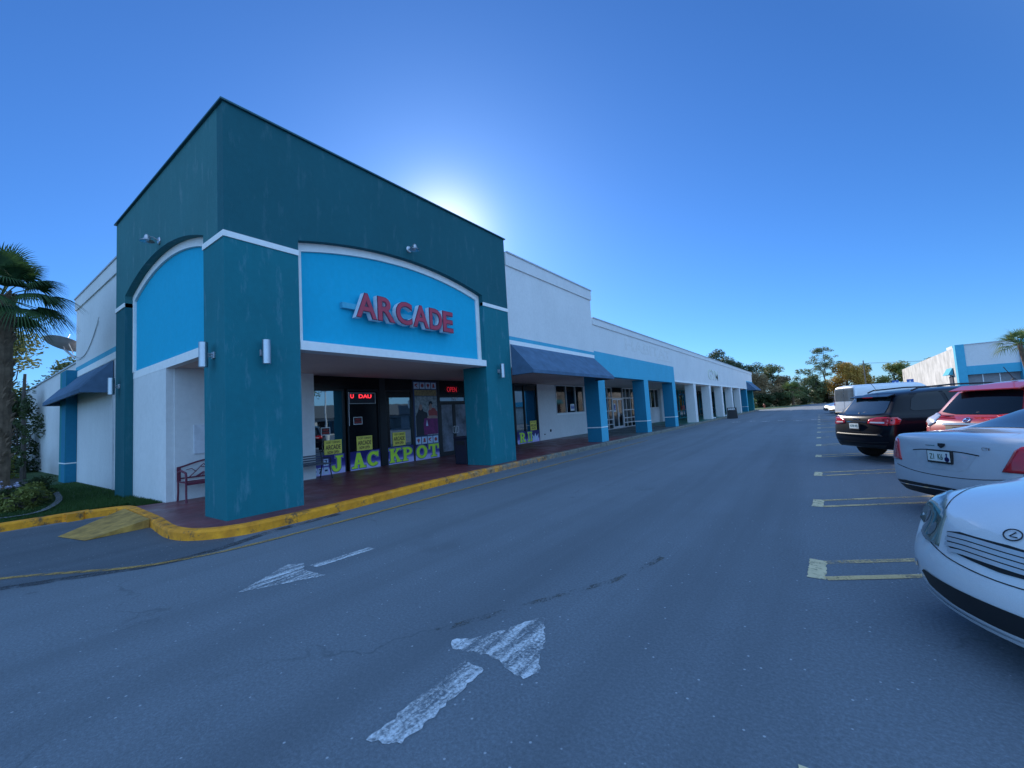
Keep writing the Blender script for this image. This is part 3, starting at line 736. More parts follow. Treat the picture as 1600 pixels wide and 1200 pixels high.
# room behind that window
b = MB().box(-17.1, -17, 18.9, 27, .1, 3.3).box(-17, SF-.61, 18.85, 18.95, .1, 3.3).box(-17, SF-.61, 27, 27.1, .1, 3.3)
part(b, 'room_wall', M['inner'])
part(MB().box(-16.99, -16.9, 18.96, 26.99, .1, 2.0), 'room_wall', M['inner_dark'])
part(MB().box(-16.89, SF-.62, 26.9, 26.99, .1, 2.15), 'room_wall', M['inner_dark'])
part(MB().box(-17, SF-.61, 18.96, 26.99, 3.2, 3.3), 'room_ceiling', M['inner'])
for xx in (-12.9, -13.8, -15.0):
    for yy in (21.4, 23.4, 25.4): part(MB().box(xx-.07, xx+.07, yy-.6, yy+.6, 3.02, 3.07), 'ceiling_light', M['lampglow'])
# glazed shop with paired doors and white railings
window(27.32, 28.7, .14, 3.12, 'window', M['glass'], M['alu'], .06, muls=(27.9,), rails=(2.35, 1.45, .85, .5))
window(30.72, 33.2, .14, 3.12, 'window', M['glass'], M['alu'], .06, muls=(31.4, 32.3), rails=(2.35, 1.45, .85, .5))
glass_door(28.78, 29.7, .15, 2.28, M['alu'], M['glass'], 1)
glass_door(29.71, 30.64, .15, 2.28, M['alu'], M['glass'], -1)
part(MB().box(SF-.06, SF+.03, 28.7, 30.72, 2.285, 2.36).box(SF-.06, SF+.03, 28.705, 28.775, .15, 2.28).box(SF-.06, SF+.03, 30.645, 30.715, .15, 2.28), 'door_frame', M['alu'])
part(MB().box(SF-.04, SF-.03, 28.7, 30.72, 2.36, 3.12), 'transom_light', M['glass'])
part(MB().box(-16.1, -16, 27.2, 39.6, .1, 3.3).box(-16, SF-.1, 33.3, 33.4, .1, 3.3), 'room_wall', M['inner'])
for a_, c_ in ((27.4, 27.9), (31.0, 31.6), (32.0, 33.0)): part(MB().box(SF-.62, SF-.5, a_, c_, .15, 2.4), 'blind', M['signwhite'])
part(MB().box(SF-.3, SF, 33.2, 39.5, .05, 1.42).box(SF-.3, SF, 33.2, 36.2, 1.42, 3.13).box(SF-.3, SF+.25, 39.5, 40.5, .05, 3.13), 'wall', M['offwhite'])
window(36.2, 39.48, 1.44, 3.12, 'window', M['glass'], M['alu'], .06, muls=(37.3, 38.4))
y = 40.6; k = 0
while y < 71:
    y2 = min(y+2.9, 71.5)
    window(y, y2, .14, 3.12, 'window', M['tint'] if k % 3 else M['glass'], M['dteal'] if k < 3 else M['black'], .09, muls=((y+y2)/2,), rails=(.9,) if k % 2 else ())
    y = y2+.05; k += 1
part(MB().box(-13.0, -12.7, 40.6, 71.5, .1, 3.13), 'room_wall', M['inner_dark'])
# red and white window lettering further along
b = MB()
for (yy, tx) in ((42.0, 'SALE'), (44.9, 'OPEN'), (47.8, 'GIFTS')):
    text(b, tx, .42, wallX(SF+.04, yy, 1.05), extrude=.004, bold=.02)
part(b, 'window_lettering', M['signred'])
b = MB()
for (yy, tx) in ((42.0, 'NOW'), (44.9, 'HERE'), (50.8, 'HAIR'), (53.7, 'NAILS')):
    text(b, tx, .36, wallX(SF+.04, yy, .5), extrude=.004, bold=.02)
part(b, 'window_lettering', M['signwhite'])
# ghosts of removed letters on the white fascia
b = MB(); text(b, 'HABITAT', .62, wallX(XF+.0005, 25.4, 4.62), extrude=.003, bold=.03, width=8.3)
b.box(XF, XF+.003, 26.6, 29.7, 4.46, 4.54)
part(b, 'letter_ghost', M['faint'])
b = MB(); text(b, 'GYM', .95, wallX(XF+.0005, 43.6, 3.72), extrude=.03, bold=.01, width=4.6)
part(b, 'letter_ghost', M['ghosty'])
# conduit, outlets
part(MB().box(SF+.001, SF+.04, 19.9, 20.0, .55, .68).box(SF+.001, SF+.03, 19.3, 19.36, .42, .48), 'outlet', M['darkmetal'])
# white meter panel in the side alcove, above the red bench
pm = part(MB().box(-11.58, -11.545, 3.55, 4.35, 1.14, 1.80), 'panel_cover', M['panelw'], bevel=.008)

# ------------------------------------------------------------------ signs on the plaza
S = thing('arcade_sign', 'red channel letters spelling ARCADE on the bright blue arch panel', 'sign', (XP, 5.4, 3.93))
rw = MB().box(XP+.002, XP+.10, 5.14, 8.05, 4.10, 4.22).build('raceway', M['lblue'], S)
def char_tf(ch, y0, wd): return text_geo(ch, .57, extrude=.11, bold=.028, width=wd, align='LEFT')
yy = 5.36
for ch, wd in zip('ARCADE', (.54, .50, .50, .53, .46, .40)):
    V, F = text_geo(ch, .575, extrude=.13, bold=.042, width=wd, align='LEFT')
    m4 = wallX(XP+.11, yy, 3.90)
    L = MB().add([m4 @ Vector(v) for v in V], F).build('letter', M['white_ret'], S)
    V2, F2 = text_geo(ch, .575, extrude=.012, bold=.042, width=wd, align='LEFT')
    m4 = wallX(XP+.241, yy, 3.90); off = S.location
    MB().add([m4 @ Vector(v)-off for v in V2], F2).build('letter_rim', M['edge'], L, world=False)
    V3, F3 = text_geo(ch, .548, extrude=.006, bold=.018, width=wd-.03, align='LEFT')
    m4 = wallX(XP+.2535, yy+.015, 3.913)
    MB().add([m4 @ Vector(v)-off for v in V3], F3).build('letter_face', M['red_face'], L, world=False)
    yy += wd+.015
M['halo'] = simple('lavender_halo', (.30, .32, .6), .5)
# slab letters of the window banner
def slab(mb, ch, x, z, h, wd, X, e=0.0):
    """western slab-serif capital from polygons on the wall plane; e grows the outline"""
    ct = [0]
    def nxt(): ct[0] += 1; return ct[0]*.00022
    def rect(a0, b0, a1, b1): mb.box(X, X+(.0045 if not e else .0015)+nxt()*(0 if e else 1)+(nxt()*.5 if e else 0), x+a0*wd-e, x+a1*wd+e, z+b0*h-e, z+b1*h+e)
    def poly(ps, g=1):
        cx = sum(p[0] for p in ps)/len(ps); cz = sum(p[1] for p in ps)/len(ps)
        q = []
        for a, c in ps:
            dx, dz = (a-cx)*wd, (c-cz)*h; l = math.hypot(dx, dz) or 1
            q.append((x+a*wd+dx/l*e, z+c*h+dz/l*e))
        mb.prism(q, 0, X, X+(.0045 if not e else .0015)+nxt()*(.5 if e else 1))
    def ring(cx, cz, ro, ri, a0, a1, n=14):
        k0 = nxt()*(.5 if e else 1)
        for i in range(n):
            p = a0+(a1-a0)*i/n; q = a0+(a1-a0)*(i+1)/n
            pts = []
            for (rr, tt, sg) in ((1, p, 1), (1, q, 1), (0, q, -1), (0, p, -1)):
                rx, rz = (ro if rr else ri)
                pts.append((x+cx*wd+(rx*wd+sg*e)*math.cos(tt), z+cz*h+(rz*h+sg*e)*math.sin(tt)))
            mb.prism(pts, 0, X, X+(.0045 if not e else .0015)+k0)
    pi = math.pi
    if ch == 'J':
        rect(.48, .25, .78, 1); rect(.36, .88, .95, 1); ring(.42, .28, (.36, .28), (.08, .10), pi, 2*pi); rect(.04, .26, .30, .40)
    elif ch == 'A':
        poly([(.38, 1), (.60, 1), (.36, 0), (.12, 0)]); poly([(.42, 1), (.64, 1), (.95, 0), (.64, 0)]); rect(.3, .24, .7, .38); rect(0, 0, .42, .12); rect(.56, 0, 1.05, .12)
    elif ch == 'C':
        ring(.5, .5, (.5, .5), (.22, .30), .22*pi, 1.78*pi, 18); rect(.76, .62, .92, .98)
    elif ch == 'K':
        rect(.10, 0, .38, 1); rect(0, .88, .46, 1); rect(0, 0, .46, .12); poly([(.36, .38), (.36, .60), (.74, 1), (.95, 1)]); poly([(.44, .56), (.62, .66), (1.0, 0), (.68, 0)]); rect(.58, .88, 1.0, 1); rect(.6, 0, 1.05, .12)
    elif ch == 'P':
        rect(.10, 0, .38, 1); rect(0, 0, .5, .12); rect(0, .88, .4, 1); ring(.48, .70, (.46, .30), (.20, .14), -.5*pi, .5*pi); rect(.36, .86, .5, 1); rect(.36, .40, .5, .54)
    elif ch == 'R':
        rect(.10, 0, .38, 1); rect(0, 0, .48, .12); rect(0, .88, .4, 1); ring(.46, .72, (.44, .28), (.18, .13), -.5*pi, .5*pi); rect(.36, .87, .48, 1); rect(.36, .44, .48, .57); poly([(.42, .5), (.68, .5), (.98, 0), (.66, 0)]); rect(.62, 0, 1.04, .12)
    elif ch == 'O': ring(.5, .5, (.5, .5), (.22, .30), 0, 2*pi, 24)
    elif ch == 'T':
        rect(.36, 0, .64, 1); rect(0, .84, 1, 1); rect(0, .62, .14, .9); rect(.86, .62, 1, .9); rect(.22, 0, .78, .12)
    elif ch == 'I':
        rect(.3, 0, .7, 1); rect(.05, .88, .95, 1); rect(.05, 0, .95, .12)
BZ0, BZ1 = .15, .735
for (y0, y1, chars, nm, lab) in ((6.50, 7.57, (('J', 7.10, .44),), 'B', 'purple window banner with playing card sevens and a lime letter J'),
        (7.75, 8.86, (('A', 7.79, .52), ('C', 8.35, .50)), 'B', 'purple window banner with lime letters A and C'),
        (9.19, 10.29, (('K', 9.22, .52), ('P', 9.78, .50)), 'B', 'purple window banner with lime letters K and P'),
        (10.38, 11.56, (('O', 10.41, .56), ('T', 11.01, .55)), 'B', 'purple window banner with lime letters O and T'),
        (16.77, 17.52, (('R', 16.95, .52),), 'B', 'purple window banner with a single lime letter R'),
        (17.60, 18.73, (('I', 17.64, .22), ('I', 17.86, .22)), 'B', 'purple window banner with lime numeral two and a pale crown')):
    T = thing('window_banner', lab, 'banner', (SF+.032, (y0+y1)/2, BZ0), group='purple banners along the foot of the arcade windows')
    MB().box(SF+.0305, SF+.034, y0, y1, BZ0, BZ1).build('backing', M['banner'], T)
    for ch, yc, wd in chars:
        b = MB(); slab(b, ch, yc, BZ0+.055, .475, wd*.94, SF+.0342, .030); b.build('letter_halo', M['halo'], T)
        b = MB(); slab(b, ch, yc, BZ0+.055, .475, wd*.94, SF+.0372, .014); o1 = b.build('letter_outline', M['navy'], T)
        b = MB(); slab(b, ch, yc, BZ0+.055, .475, wd*.94, SF+.0402, .0); b.build('letter', M['lime'], T)
    if y0 == 6.50:
        for (a, c, tx) in ((6.87, .42, '7'), (6.87, .18, ''), (6.69, .18, '7'), (6.52, .18, '')):
            q = MB().box(SF+.0345, SF+.037, a, a+.15, c, c+.2).build('card', M['cardw'], T)
            if tx: b = MB(); text(b, tx, .14, wallX(SF+.0372, a+.075, c+.03), extrude=.002, bold=.03); b.build('numeral', M['navy'], T)
            else: MB().box(SF+.0372, SF+.039, a+.03, a+.12, c+.08, c+.13).build('bar_symbol', M['navy'], T)
    if y0 == 17.60:
        b = MB(); b.prism([(18.16, .25), (18.56, .25), (18.66, .56), (18.48, .40), (18.36, .60), (18.24, .40), (18.06, .56)], 0, SF+.0345, SF+.037); b.build('crown', M['cardw'], T)
# yellow posters
def yposter(y0, y1, z0, z1, lab):
    T = thing('yellow_poster', lab, 'poster', (SF+.03, (y0+y1)/2, z0), group='yellow posters in the arcade windows')
    X = SF-.012
    MB().box(X, X+.004, y0, y1, z0, z1).build('sheet', M['yposter'], T)
    h = z1-z0; wd = y1-y0; yc = (y0+y1)/2
    b = MB(); text(b, 'ARCADE', h*.30, wallX(X+.0042, yc, z0+h*.38), extrude=.002, bold=.02, width=wd*.86)
    text(b, "LUCKY CORNER'S", h*.14, wallX(X+.0042, yc, z0+h*.78), extrude=.002, bold=.01, width=wd*.8)
    text(b, 'NOW OPEN', h*.20, wallX(X+.0042, yc, z0+h*.10), extrude=.002, bold=.02, width=wd*.66)
    b.build('lettering', M['ink'], T)
yposter(6.93, 7.50, .70, 1.16, 'yellow ARCADE NOW OPEN poster above the lime letter J')
yposter(8.02, 8.60, .74, 1.20, 'yellow ARCADE NOW OPEN poster above the lime letters A and C')
yposter(9.43, 9.98, .76, 1.22, 'yellow ARCADE NOW OPEN poster above the lime letters K and P')
yposter(18.02, 18.60, .74, 1.22, 'small yellow ARCADE NOW OPEN poster above the pale crown')
# HELP WANTED signs
def helpw(y0, y1, z0, z1, lab):
    T = thing('help_sign', lab, 'sign', (SF, (y0+y1)/2, z0), group='HELP WANTED signs'); X = SF-.010
    MB().box(X, X+.004, y0, y1, z0, z1).build('border', M['signwhite'], T)
    MB().box(X+.0042, X+.006, y0+.02, y1-.02, z0+.02, z1-.02).build('backing', M['black'], T)
    b = MB(); h = z1-z0
    text(b, 'HELP', h*.26, wallX(X+.0062, (y0+y1)/2, z0+h*.54), extrude=.002, bold=.02)
    text(b, 'WANTED', h*.26, wallX(X+.0062, (y0+y1)/2, z0+h*.16), extrude=.002, bold=.02, width=(y1-y0)*.78)
    b.build('lettering', M['signred'], T)
helpw(6.84, 7.13, 1.32, 1.55, 'small black HELP WANTED sign low in the pane beside the white wall')
helpw(7.93, 8.25, 1.58, 1.82, 'small black HELP WANTED sign under the red LED display')
# scrolling LED display
T = thing('led_display', 'scrolling LED window display showing red letters in a pale frame', 'sign', (SF, 8.3, 2.25))
X = SF-.008
MB().box(X, X+.006, 7.79, 8.78, 2.24, 2.60).build('frame', M['galv'], T)
MB().box(X+.0062, X+.01, 7.81, 8.75, 2.26, 2.58).build('screen', M['pdark'], T)
b = MB(); text(b, 'U', .13, wallX(X+.0102, 7.90, 2.42), extrude=.003, bold=.03, width=.12); text(b, 'DAU', .13, wallX(X+.0102, 8.38, 2.42), extrude=.003, bold=.03, width=.48)
b.build('lettering', M['led'], T)
# neon open sign
T = thing('open_sign', 'red neon OPEN sign above the arcade doors', 'sign', (SF+.03, 12.45, 2.7))
b = MB(); text(b, 'OPEN', .20, wallX(SF+.012, 12.42, 2.66), extrude=.012, bold=-.008, width=.55); b.build('lettering', M['neon'], T)
b = MB(); b.tube([(SF+.03, 12.42+.40*math.cos(a*math.pi/16), 2.76+.16*math.sin(a*math.pi/16)) for a in range(33)], .006, 6); b.build('tube', simple('dim_neon_tube', (.25, .02, .05), .4), T)
# tall photo poster
T = thing('photo_poster', 'tall window poster of people at slot machines with rows of symbol cards', 'poster', (SF+.03, 11, .7))
X = SF+.031
MB().box(X, X+.003, 10.38, 11.56, .69, 3.04).build('backing', simple('poster_blue', (.02, .05, .16), .4), T)
for z0, z1 in ((2.76, 3.00), (.72, .98)):
    for i in range(4):
        y0 = 10.42+i*.285
        MB().box(X+.0032, X+.005, y0, y0+.25, z0, z1).build('symbol_card', M['cardw'], T)
        b = MB(); k = (i+(z0 < 1)*2) % 4; yc = y0+.125; zc = (z0+z1)/2
        if k == 0: b.prism([(yc-.08, zc-.02), (yc+.08, zc+.06), (yc+.03, zc+.08), (yc-.08, zc+.04)], 0, X+.0052, X+.007); b.prism([(yc-.08, zc+.07), (yc-.02, zc), (yc+.08, zc-.08), (yc-.03, zc-.05)], 0, X+.0053, X+.0072)
        elif k == 1: b.lathe([(.001, X+.0052), (.07, X+.0053), (.07, X+.007), (.001, X+.0071)], (0, yc, zc), 12, 'X')
        elif k == 2: b.prism([(yc, zc-.09), (yc+.07, zc+.02), (yc+.04, zc+.07), (yc-.04, zc+.07), (yc-.07, zc+.02)], 0, X+.0052, X+.007)
        else: b.box(X+.0052, X+.007, yc-.06, yc+.06, zc-.07, zc-.01); b.lathe([(.001, X+.0052), (.05, X+.0053), (.05, X+.007), (.001, X+.0071)], (0, yc, zc+.03), 12, 'X')
        b.build('symbol', M['cardr'], T)
ph = MB().box(X+.0032, X+.005, 10.44, 11.54, 1.02, 2.48).build('photo', M['pgrey'], T)
MB().box(X+.0032, X+.005, 10.44, 11.54, 2.5, 2.72).build('photo_strip', M['pgold'], T)
def pol(name, pts, mat, k): MB().prism([(10.44+a*1.1, 1.02+c*1.46) for a, c in pts], 0, X+.005+k*.001, X+.0058+k*.001).build(name, mat, T)
pol('printed_figure', [(.02, 0), (.02, .5), (.12, .62), (.16, .72), (.26, .75), (.33, .68), (.36, .62), (.52, .58), (.58, .4), (.5, .0)], M['pdark'], 0)
pol('printed_figure', [(.6, .45), (.58, .62), (.7, .7), (.85, .7), (1, .6), (1, .4)], M['cardr'], 0)
pol('printed_face', [(.18, .67), (.18, .76), (.24, .8), (.31, .77), (.31, .68), (.25, .64)], M['skin'], 1)
pol('printed_face', [(.62, .66), (.62, .78), (.68, .84), (.75, .8), (.76, .7), (.7, .64)], M['skin'], 1)
pol('printed_hair', [(.6, .74), (.62, .86), (.74, .88), (.8, .8), (.76, .78), (.7, .82)], M['pdark'], 2)
pol('printed_arm', [(.5, .44), (.56, .5), (.9, .5), (1, .48), (1, .42), (.6, .43)], M['skin'], 2)
pol('printed_machine', [(.36, .02), (.34, .3), (.4, .44), (1, .42), (1, .02)], M['magenta'], 1)
pol('printed_bag', [(.45, .24), (.5, .4), (.55, .24)], M['cardw'], 3)
# small blue and white notices in the other windows
for (x, y0, y1, z0, z1, tx, lab) in ((SF+.031, 22.35, 22.85, 1.62, 2.02, 'LEASE', 'small white and blue LEASE notice in the horizontal shop window'),
                            (SF+.012, 28.9, 29.25, 1.35, 1.95, 'LEASE', 'small white and blue LEASE notice on the white framed glass door')):
    T = thing('lease_notice', lab, 'notice', (x, y0, z0))
    MB().box(x, x+.004, y0, y1, z0, z1).build('sheet', M['signwhite'], T)
    MB().box(x+.0042, x+.006, y0+.06, y1-.04, z0+.12, z1-.1).build('print_block', simple('notice_blue', (.03, .08, .4), .5), T)
    b = MB(); text(b, tx, .07, wallX(x+.0062, (y0+y1)/2, z0+.2), extrude=.001, width=(y1-y0)*.6); b.build('lettering', M['signwhite'], T)
# barber style flag banners, green mat
# ------------------------------------------------------------------ wall lights
def sconce(p, nrm, lab):
    nx, ny = nrm
    T = thing('wall_light', lab, 'wall light', (p[0], p[1], p[2]), math.atan2(ny, nx), 'brushed cylinder lights on the tower columns')
    MB().lathe([(.001, -.215), (.062, -.215), (.068, -.21), (.068, .21), (.062, .215), (.001, .215)], (.16, 0, 0), 24).build('cylinder', M['steel'], T, world=False, smooth=False)
    MB().box(.001, .03, -.05, .05, -.055, .055).tube([(.03, 0, .015), (.1, 0, .015)], .016, 8).tube([(.03, 0, -.025), (.1, 0, -.025)], .016, 8).build('bracket', M['galv'], T, world=False, bevel=.004)
    return T
sconce((XF, 3.47, 2.96), (1, 0), 'cylinder light on the front of the corner column')
sconce((XF, 10.33, 2.96), (1, 0), 'cylinder light on the column by the slate awning')
sconce((-8.40, Y0, 2.93), (0, -1), 'cylinder light on the left side of the corner column above the bench')
sconce((-14.58, Y0, 2.93), (0, -1), 'cylinder light on the rearmost left column')
def barn(p, nrm, lab):
    T = thing('wall_lamp', lab, 'lamp', p, math.atan2(nrm[1], nrm[0]), 'galvanised dome lamps above the arches'); T.scale = (.72, .72, .72)
    MB().lathe([(.10, 0), (.115, .02), (.09, .04), (.03, .05)], (0, 0, 0), 16, 'X').build('wall_plate', M['galv'], T, world=False)
    MB().tube([(.03, 0, 0), (.16, 0, .06), (.26, 0, .05)], .022, 8).build('arm', M['galv'], T, world=False)
    MB().lathe([(.015, .10), (.05, .095), (.075, .03), (.085, -.03), (.15, -.075), (.185, -.10), (.18, -.10), (.14, -.07), (.075, -.04), (.05, .02), (.001, .03)], (.3, 0, 0), 24).build('shade', M['galv'], T, world=False, smooth=True)
    MB().lathe([(.001, -.085), (.04, -.07), (.045, -.02), (.001, .0)], (.3, 0, 0), 12).build('bulb', M['signwhite'], T, world=False, smooth=True)
barn((XF, 6.95, 5.86), (1, 0), 'galvanised dome lamp above the ARCADE letters')
barn((-11.35, Y0, 5.85), (0, -1), 'galvanised dome lamp above the side arch')
# security camera
T = thing('security_camera', 'small white security camera under the beam above the alcove', 'camera', (-8.95, 3.25, 3.1))
MB().box(-9.0, -8.9, 3.2, 3.3, 3.07, 3.099).build('mount', M['panelw'], T)
MB().lathe([(.001, -.07), (.05, -.05), (.06, 0), (.05, .04)], (-8.95, 3.25, 3.03), 14).build('housing', M['panelw'], T, smooth=True)

# ------------------------------------------------------------------ benches
def bench_ornate():
    T = thing('garden_bench', 'oxblood metal bench with bird and branch back against the white alcove wall', 'bench', (-11.45, 3.22, .15))
    y0, y1 = 3.24, 4.50; xb, xf_ = -11.5, -11.0; Z = .15
    def zt(t): return Z+.74+.13*math.sin(math.pi*t)**1.3
    top = [(xb, y0+(y1-y0)*i/20, zt(i/20)) for i in range(21)]
    b = MB()
    for i in range(20): 
        a, c = top[i], top[i+1]; b.add([(xb-.015, a[1], a[2]-.035), (xb+.015, a[1], a[2]-.035), (xb+.015, a[1], a[2]), (xb-.015, a[1], a[2]), (xb-.015, c[1], c[2]-.035), (xb+.015, c[1], c[2]-.035), (xb+.015, c[1], c[2]), (xb-.015, c[1], c[2])], [(0, 1, 5, 4), (1, 2, 6, 5), (2, 3, 7, 6), (3, 0, 4, 7)])
    b.box(xb-.012, xb+.012, y0, y1, Z+.47, Z+.50).box(xb-.014, xb+.014, y0-.02, y0+.05, Z+.42, Z+.74).box(xb-.014, xb+.014, y1-.05, y1+.02, Z+.42, Z+.74)
    b.build('backrest', M['bench_red'], T)
    b = MB()
    def br(pts, r=.009): b.tube([(xb, y0+a*(y1-y0), Z+.48+c*.36) for a, c in pts], [r*(1-.4*i/len(pts)) for i in range(len(pts))], 6)
    for mm in (0, 1):
        g = (lambda L: [(1-a, c) for a, c in L]) if mm else (lambda L: L)
        br(g([(.16, .02), (.26, .35), (.33, .62), (.38, .78)]), .011); br(g([(.26, .35), (.2, .55), (.12, .5)])); br(g([(.38, .78), (.46, .4), (.6, .2), (.66, .0)]), .011)
        br(g([(.46, .4), (.40, .32)])); br(g([(.33, .62), (.42, .55), (.45, .4)]))
    br([(.5, .95), (.5, .5), (.47, .38)]); br([(.6, .9), (.66, .6), (.62, .5)])
    for (a, c) in ((.33, .12), (.70, .14)):
        yy, zz = y0+a*(y1-y0), Z+.48+c*.36
        b.add([(xb, yy-.10, zz-.03), (xb+.008, yy-.02, zz-.035), (xb, yy+.06, zz+.02), (xb+.008, yy+.085, zz+.055), (xb, yy+.05, zz+.065), (xb-.008, yy, zz+.03)], [(0, 1, 2, 3, 4, 5)])
    b.build('ornament', M['bench_red'], T)
    b = MB()
    for i in range(6): b.box(xb+.03+i*.078, xb+.085+i*.078, y0, y1, Z+.40, Z+.415)
    b.box(xf_-.02, xf_+.0, y0, y1, Z+.36, Z+.41)
    b.build('seat', M['bench_red'], T, bevel=.003)
    for yy in (y0, y1):
        MB().tube([(xb, yy, Z+.62), (xb+.2, yy, Z+.66), (xf_-.02, yy, Z+.62), (xf_+.01, yy, Z+.52), (xf_, yy, Z+.40)], .022, 8).build('armrest', M['bench_red'], T)
        MB().tube([(xf_, yy, Z+.42), (xf_, yy, Z+.2), (xf_+.02, yy, Z)], .02, 8).build('leg', M['bench_red'], T)
        MB().tube([(xb, yy, Z+.45), (xb+.01, yy, Z+.2), (xb-.02, yy, Z)], .02, 8).build('leg', M['bench_red'], T)
bench_ornate()
def bench_slat():
    T = thing('slatted_bench', 'dark slatted bench standing in front of the arcade window', 'bench', (-11.45, 6.1, .15))
    Z = .15; y0, y1 = 5.45, 6.62
    b = MB()
    for i in range(6): b.box(-11.62+.012*(5-i), -11.60+.012*(5-i), y0, y1, Z+.42+i*.062, Z+.465+i*.062)
    b.build('backrest', M['bench_slat'], T)
    b = MB()
    for i in range(6): b.box(-11.5+i*.075, -11.44+i*.075, y0, y1, Z+.40, Z+.42)
    b.build('seat', M['bench_slat'], T)
    for yy in (y0+.05, y1-.05):
        MB().tube([(-11.48, yy, Z+.55), (-11.1, yy, Z+.56), (-11.05, yy, Z+.50)], .016, 8).build('armrest', M['darkmetal'], T)
        MB().tube([(-11.08, yy, Z+.52), (-11.12, yy, Z+.3), (-11.02, yy, Z)], .016, 8).build('leg', M['darkmetal'], T)
        MB().tube([(-11.6, yy, Z+.78), (-11.52, yy, Z+.4), (-11.62, yy, Z)], .016, 8).build('leg', M['darkmetal'], T)
bench_slat()
# litter bin by the doors
T = thing('litter_bin', 'dark square litter bin against the tower column beside the doors', 'bin', (-9.2, 10.05, .15))
Z = .15
MB().prism([(-9.45, 9.80), (-8.95, 9.80), (-8.95, 10.3), (-9.45, 10.3)], 2, Z, Z+.78).build('body', M['bin'], T, bevel=.02)
MB().prism([(-9.48, 9.78), (-8.93, 9.78), (-8.93, 10.33), (-9.48, 10.33)], 2, Z+.781, Z+.86).build('lid', M['bin'], T, bevel=.02)
MB().box(-9.36, -9.04, 9.785, 9.799, Z+.6, Z+.72).build('flap', M['plastic'], T)

# satellite dish
T = thing('satellite_dish', 'grey satellite dish on a strut mast at the left end of the tall white wall', 'satellite dish', (-22.9, 3.1, 4.8))
d4 = Matrix.Translation((-23.1, 2.95, 5.22)) @ Matrix.Rotation(R(-14), 4, 'Y') @ Matrix.Rotation(R(-20), 4, 'X')
MB().lathe([(.001, .0), (.2, .012), (.4, .05), (.56, .11), (.58, .115), (.57, .125), (.4, .07), (.2, .03), (.001, .02)], (0, 0, 0), 28).xf(d4).build('reflector', M['dish'], T, smooth=True)
MB().tube([d4 @ Vector((0, 0, 0)), (-23.2, 3.0, 5.1), (-22.85, 3.2, 4.75)], .03, 8).tube([d4 @ Vector((.3, .1, .03)), (-22.85, 3.2, 4.9)], .018, 6).tube([d4 @ Vector((-.3, .1, .03)), (-23.0, 3.3, 4.75)], .018, 6).build('mount', M['galv'], T)
MB().tube([d4 @ Vector((.5, 0, .1)), d4 @ Vector((.1, 0, .5))], .014, 6).box(-.05, .05, -.04, .04, .0, .0).build('feed_arm', M['galv'], T)

# A-frame board, flag banners
T = thing('sandwich_board', 'black A-frame sandwich board standing by the kerb near the far columns', 'sign board', (-6.75, 44.3, 0))
for s in (-1, 1):
    MB().prism([(-.42, .02), (.42, .02), (.40, 1.05), (-.40, 1.05)], 1, -.01, .01).xf(Matrix.Translation((-6.75, 44.3+s*.22, 0)) @ Matrix.Rotation(s*R(11), 4, 'X')).build('board', M['plastic'], T)
b = MB(); text(b, 'BARBER', .16, Matrix.Translation((-6.75, 44.3-.1, 0)) @ Matrix.Rotation(-R(11), 4, 'X') @ frame4((0, -.03, .82), (1, 0, 0), (0, 0, 1)), extrude=.004, bold=.02, width=.62)
b.xf(Matrix.Translation((0, -.12, 0))).build('lettering', M['signwhite'], T)
def flag(y, lab, k):
    T = thing('feather_flag', lab, 'flag', (-8.3, y, .15), group='feather flags between the white columns')
    MB().tube([(-8.3, y, .15), (-8.3, y, 2.2), (-8.28, y-.1, 2.5), (-8.25, y-.4, 2.65)], .02, 6).build('pole', M['darkmetal'], T)
    cols = [M['navy'], M['signred'], M['signwhite'], M['signred'], M['yposter'], M['plastic']]
    for i in range(6):
        z0 = .55+i*.33; MB().box(-8.31, -8.295, y-.03-.42*math.sin(.5+i*.42), y-.022, z0, z0+.325).build('cloth', cols[(i+k) % 6], T)
    MB().lathe([(.001, 0), (.26, 0), (.25, .07), (.001, .09)], (-8.3, y, .15), 14).build('base', M['panelw'], T)
flag(43.6, 'striped red white and dark feather flag between the white columns', 0)
flag(49.9, 'farther red and navy feather flag between the white columns', 2)
# hydrant
T = thing('fire_hydrant', 'small red fire hydrant on the sunlit grass verge', 'hydrant', (-8.6, 93, .03))
MB().lathe([(.18, .03), (.18, .1), (.13, .12), (.13, .55), (.17, .57), (.17, .62), (.13, .7), (.05, .8), (.03, .86)], (-8.6, 93, 0), 16).build('barrel', M['hyd'], T, smooth=False)
MB().lathe([(.001, -.27), (.07, -.27), (.07, .27), (.001, .27)], (-8.6, 93, .45), 12, 'X').build('nozzle', M['hyd'], T)
# ------------------------------------------------------------------ vehicles (local: +x forward, origin on the ground at the centre)
def lerp(a, b, t): return a+(b-a)*t
def st(x, w, zb, zbelt, roof=None, crown=.04, tuck=0.0, zm=None):
    """one cross-section: 5 side points, 5 more over the top (rail to centre line)"""
    zm = zm if zm is not None else lerp(zb, zbelt, .5)
    side = [(w*.90, zb), (w*.985, zb+.10), (w, zm), (w*.985, zbelt-.12), (w*.945, zbelt-.015)]
    if roof is None:
        fr = (.95, .88, .78, .42, 0)
        top = [(w*.945*q, zbelt+crown*c) for q, c in zip(fr, (.12, .3, .5, .88, 1))]
    else:
        wr, zr = roof
        top = [(w*.90, zbelt+.015), (lerp(w*.90, wr, .62), lerp(zbelt, zr, .60)), (wr, zr-.055), (wr*.62, zr-.008), (0, zr+.008)]
    return dict(x=x, side=side, top=top, w=w, zb=zb)
